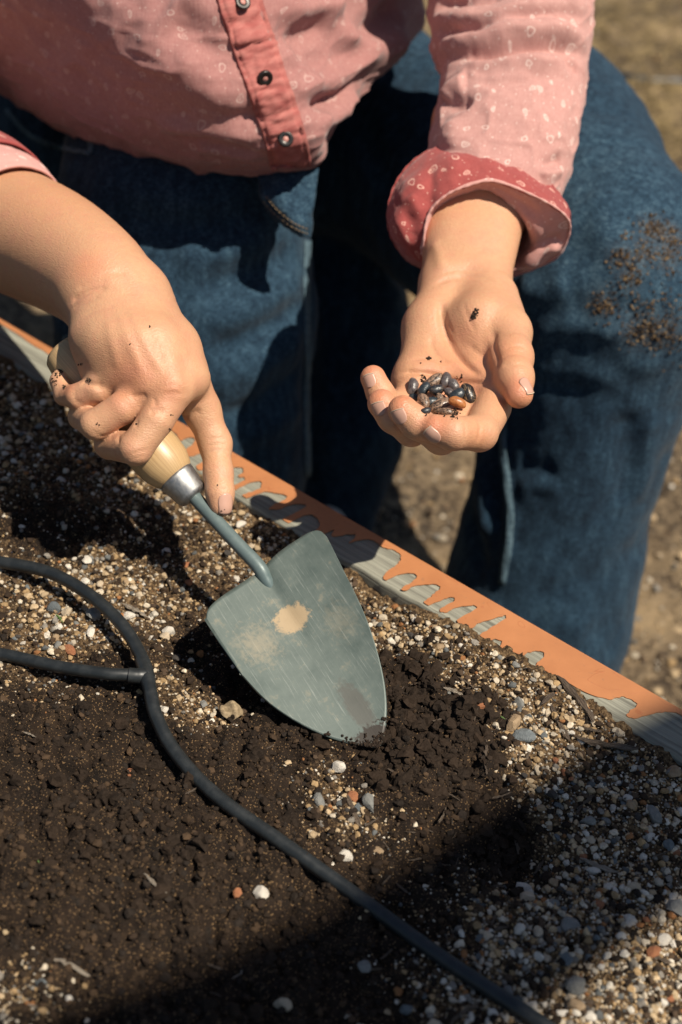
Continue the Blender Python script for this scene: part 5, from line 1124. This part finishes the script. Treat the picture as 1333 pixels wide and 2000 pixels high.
# ---- made-up trunk, limb and crown, unseen, added to cast the diagonal shade band
S_ = sun_dir / sun_dir[2]
g0, g1 = PZ(1430, 1500, 0), PZ(650, 1975, 0); H_ = 2.7
l0, l1 = g0 + S_ * H_, g1 + S_ * H_; ld = nrm(l1 - l0)
added_tree = empty('added_tree', (float(l0[0] - ld[0] * 1.3), float(l0[1] - ld[1] * 1.3), GZ)); tag(added_tree, 'added unseen trunk and crown whose low limb shades the gravel', 'added_tree')
k = NT('bark'); c = k.coord(); n = k.noise(k.mapping(c, (30, 30, 6)), 1, 5, .7); k.bs(Base_Color=k.ramp(n, [(.3, (.05, .035, .025)), (.7, (.17, .13, .10))]), Roughness=.95); k.bump(n, 1, .02); M_bark = k.m
k = NT('leaf'); c = k.coord(); n = k.noise(c, 6, 2, .6); k.bs(Base_Color=k.mix(n, (.035, .075, .02), (.08, .13, .035)), Roughness=.6); M_leaf = k.m
tb = np.array(added_tree.location); fork = l0 - ld * 1.0 + [0, 0, -.25]
tube('trunk', [tb, tb * .7 + fork * .3 + [.05, 0, 0], tb * .3 + fork * .7, fork, fork - ld * .6 + [.4, -.2, .7], fork - ld * 1.3 + [.9, -.4, 1.5]], lambda s: .16 - .10 * s, added_tree, 14, 8, M_bark)
tube('limb', [fork, l0 - ld * .4 + [0, 0, -.08], l0, l0 * .6 + l1 * .4 + [.01, .01, 0], l1, l1 + ld * .25 + [0, 0, .1]], lambda s: .060 - .008 * s, added_tree, 12, 10, M_bark)
tube('limb', [fork - ld * .6 + [.4, -.2, .7], fork - ld * .9 + [.9, -.5, 1.2], fork - ld * 1.1 + [1.5, -.9, 1.8]], lambda s: .05 - .03 * s, added_tree, 10, 8, M_bark)
n = 3500; th = rng.uniform(0, 2 * math.pi, n); ph = np.arccos(rng.uniform(-1, 1, n)); rr2 = rng.random(n) ** .5; cen = np.array([fork - ld * 1.6 + [.9, -.6, 1.6], fork - ld * 1.9 + [1.3, -.5, 2.2], fork - ld * 1.2 + [1.5, -.9, 1.8]])[rng.integers(0, 3, n)]
pos = cen + (rr2 * .9)[:, None] * np.stack([np.sin(ph) * np.cos(th), np.sin(ph) * np.sin(th), np.cos(ph) * .7], 1)
land = pos - S_ * pos[:, 2:3]; pos = pos[~((land[:, 0] > -1.6) & (land[:, 0] < 1.6) & (land[:, 1] > -.2) & (land[:, 1] < 3.5))]; n = len(pos)
R_ = rand_rot(n); base = np.array([(-.05, 0, 0), (0, -.018, .004), (.05, 0, -.006), (0, .018, .004)]); V = np.einsum('nij,vj->nvi', R_, base) + pos[:, None]; F = (np.arange(n) * 4)[:, None] + np.array([0, 1, 2, 3])
o = obj('crown', mesh_np('crown', V.reshape(-1, 3), F, False), M_leaf); adopt(o, added_tree)
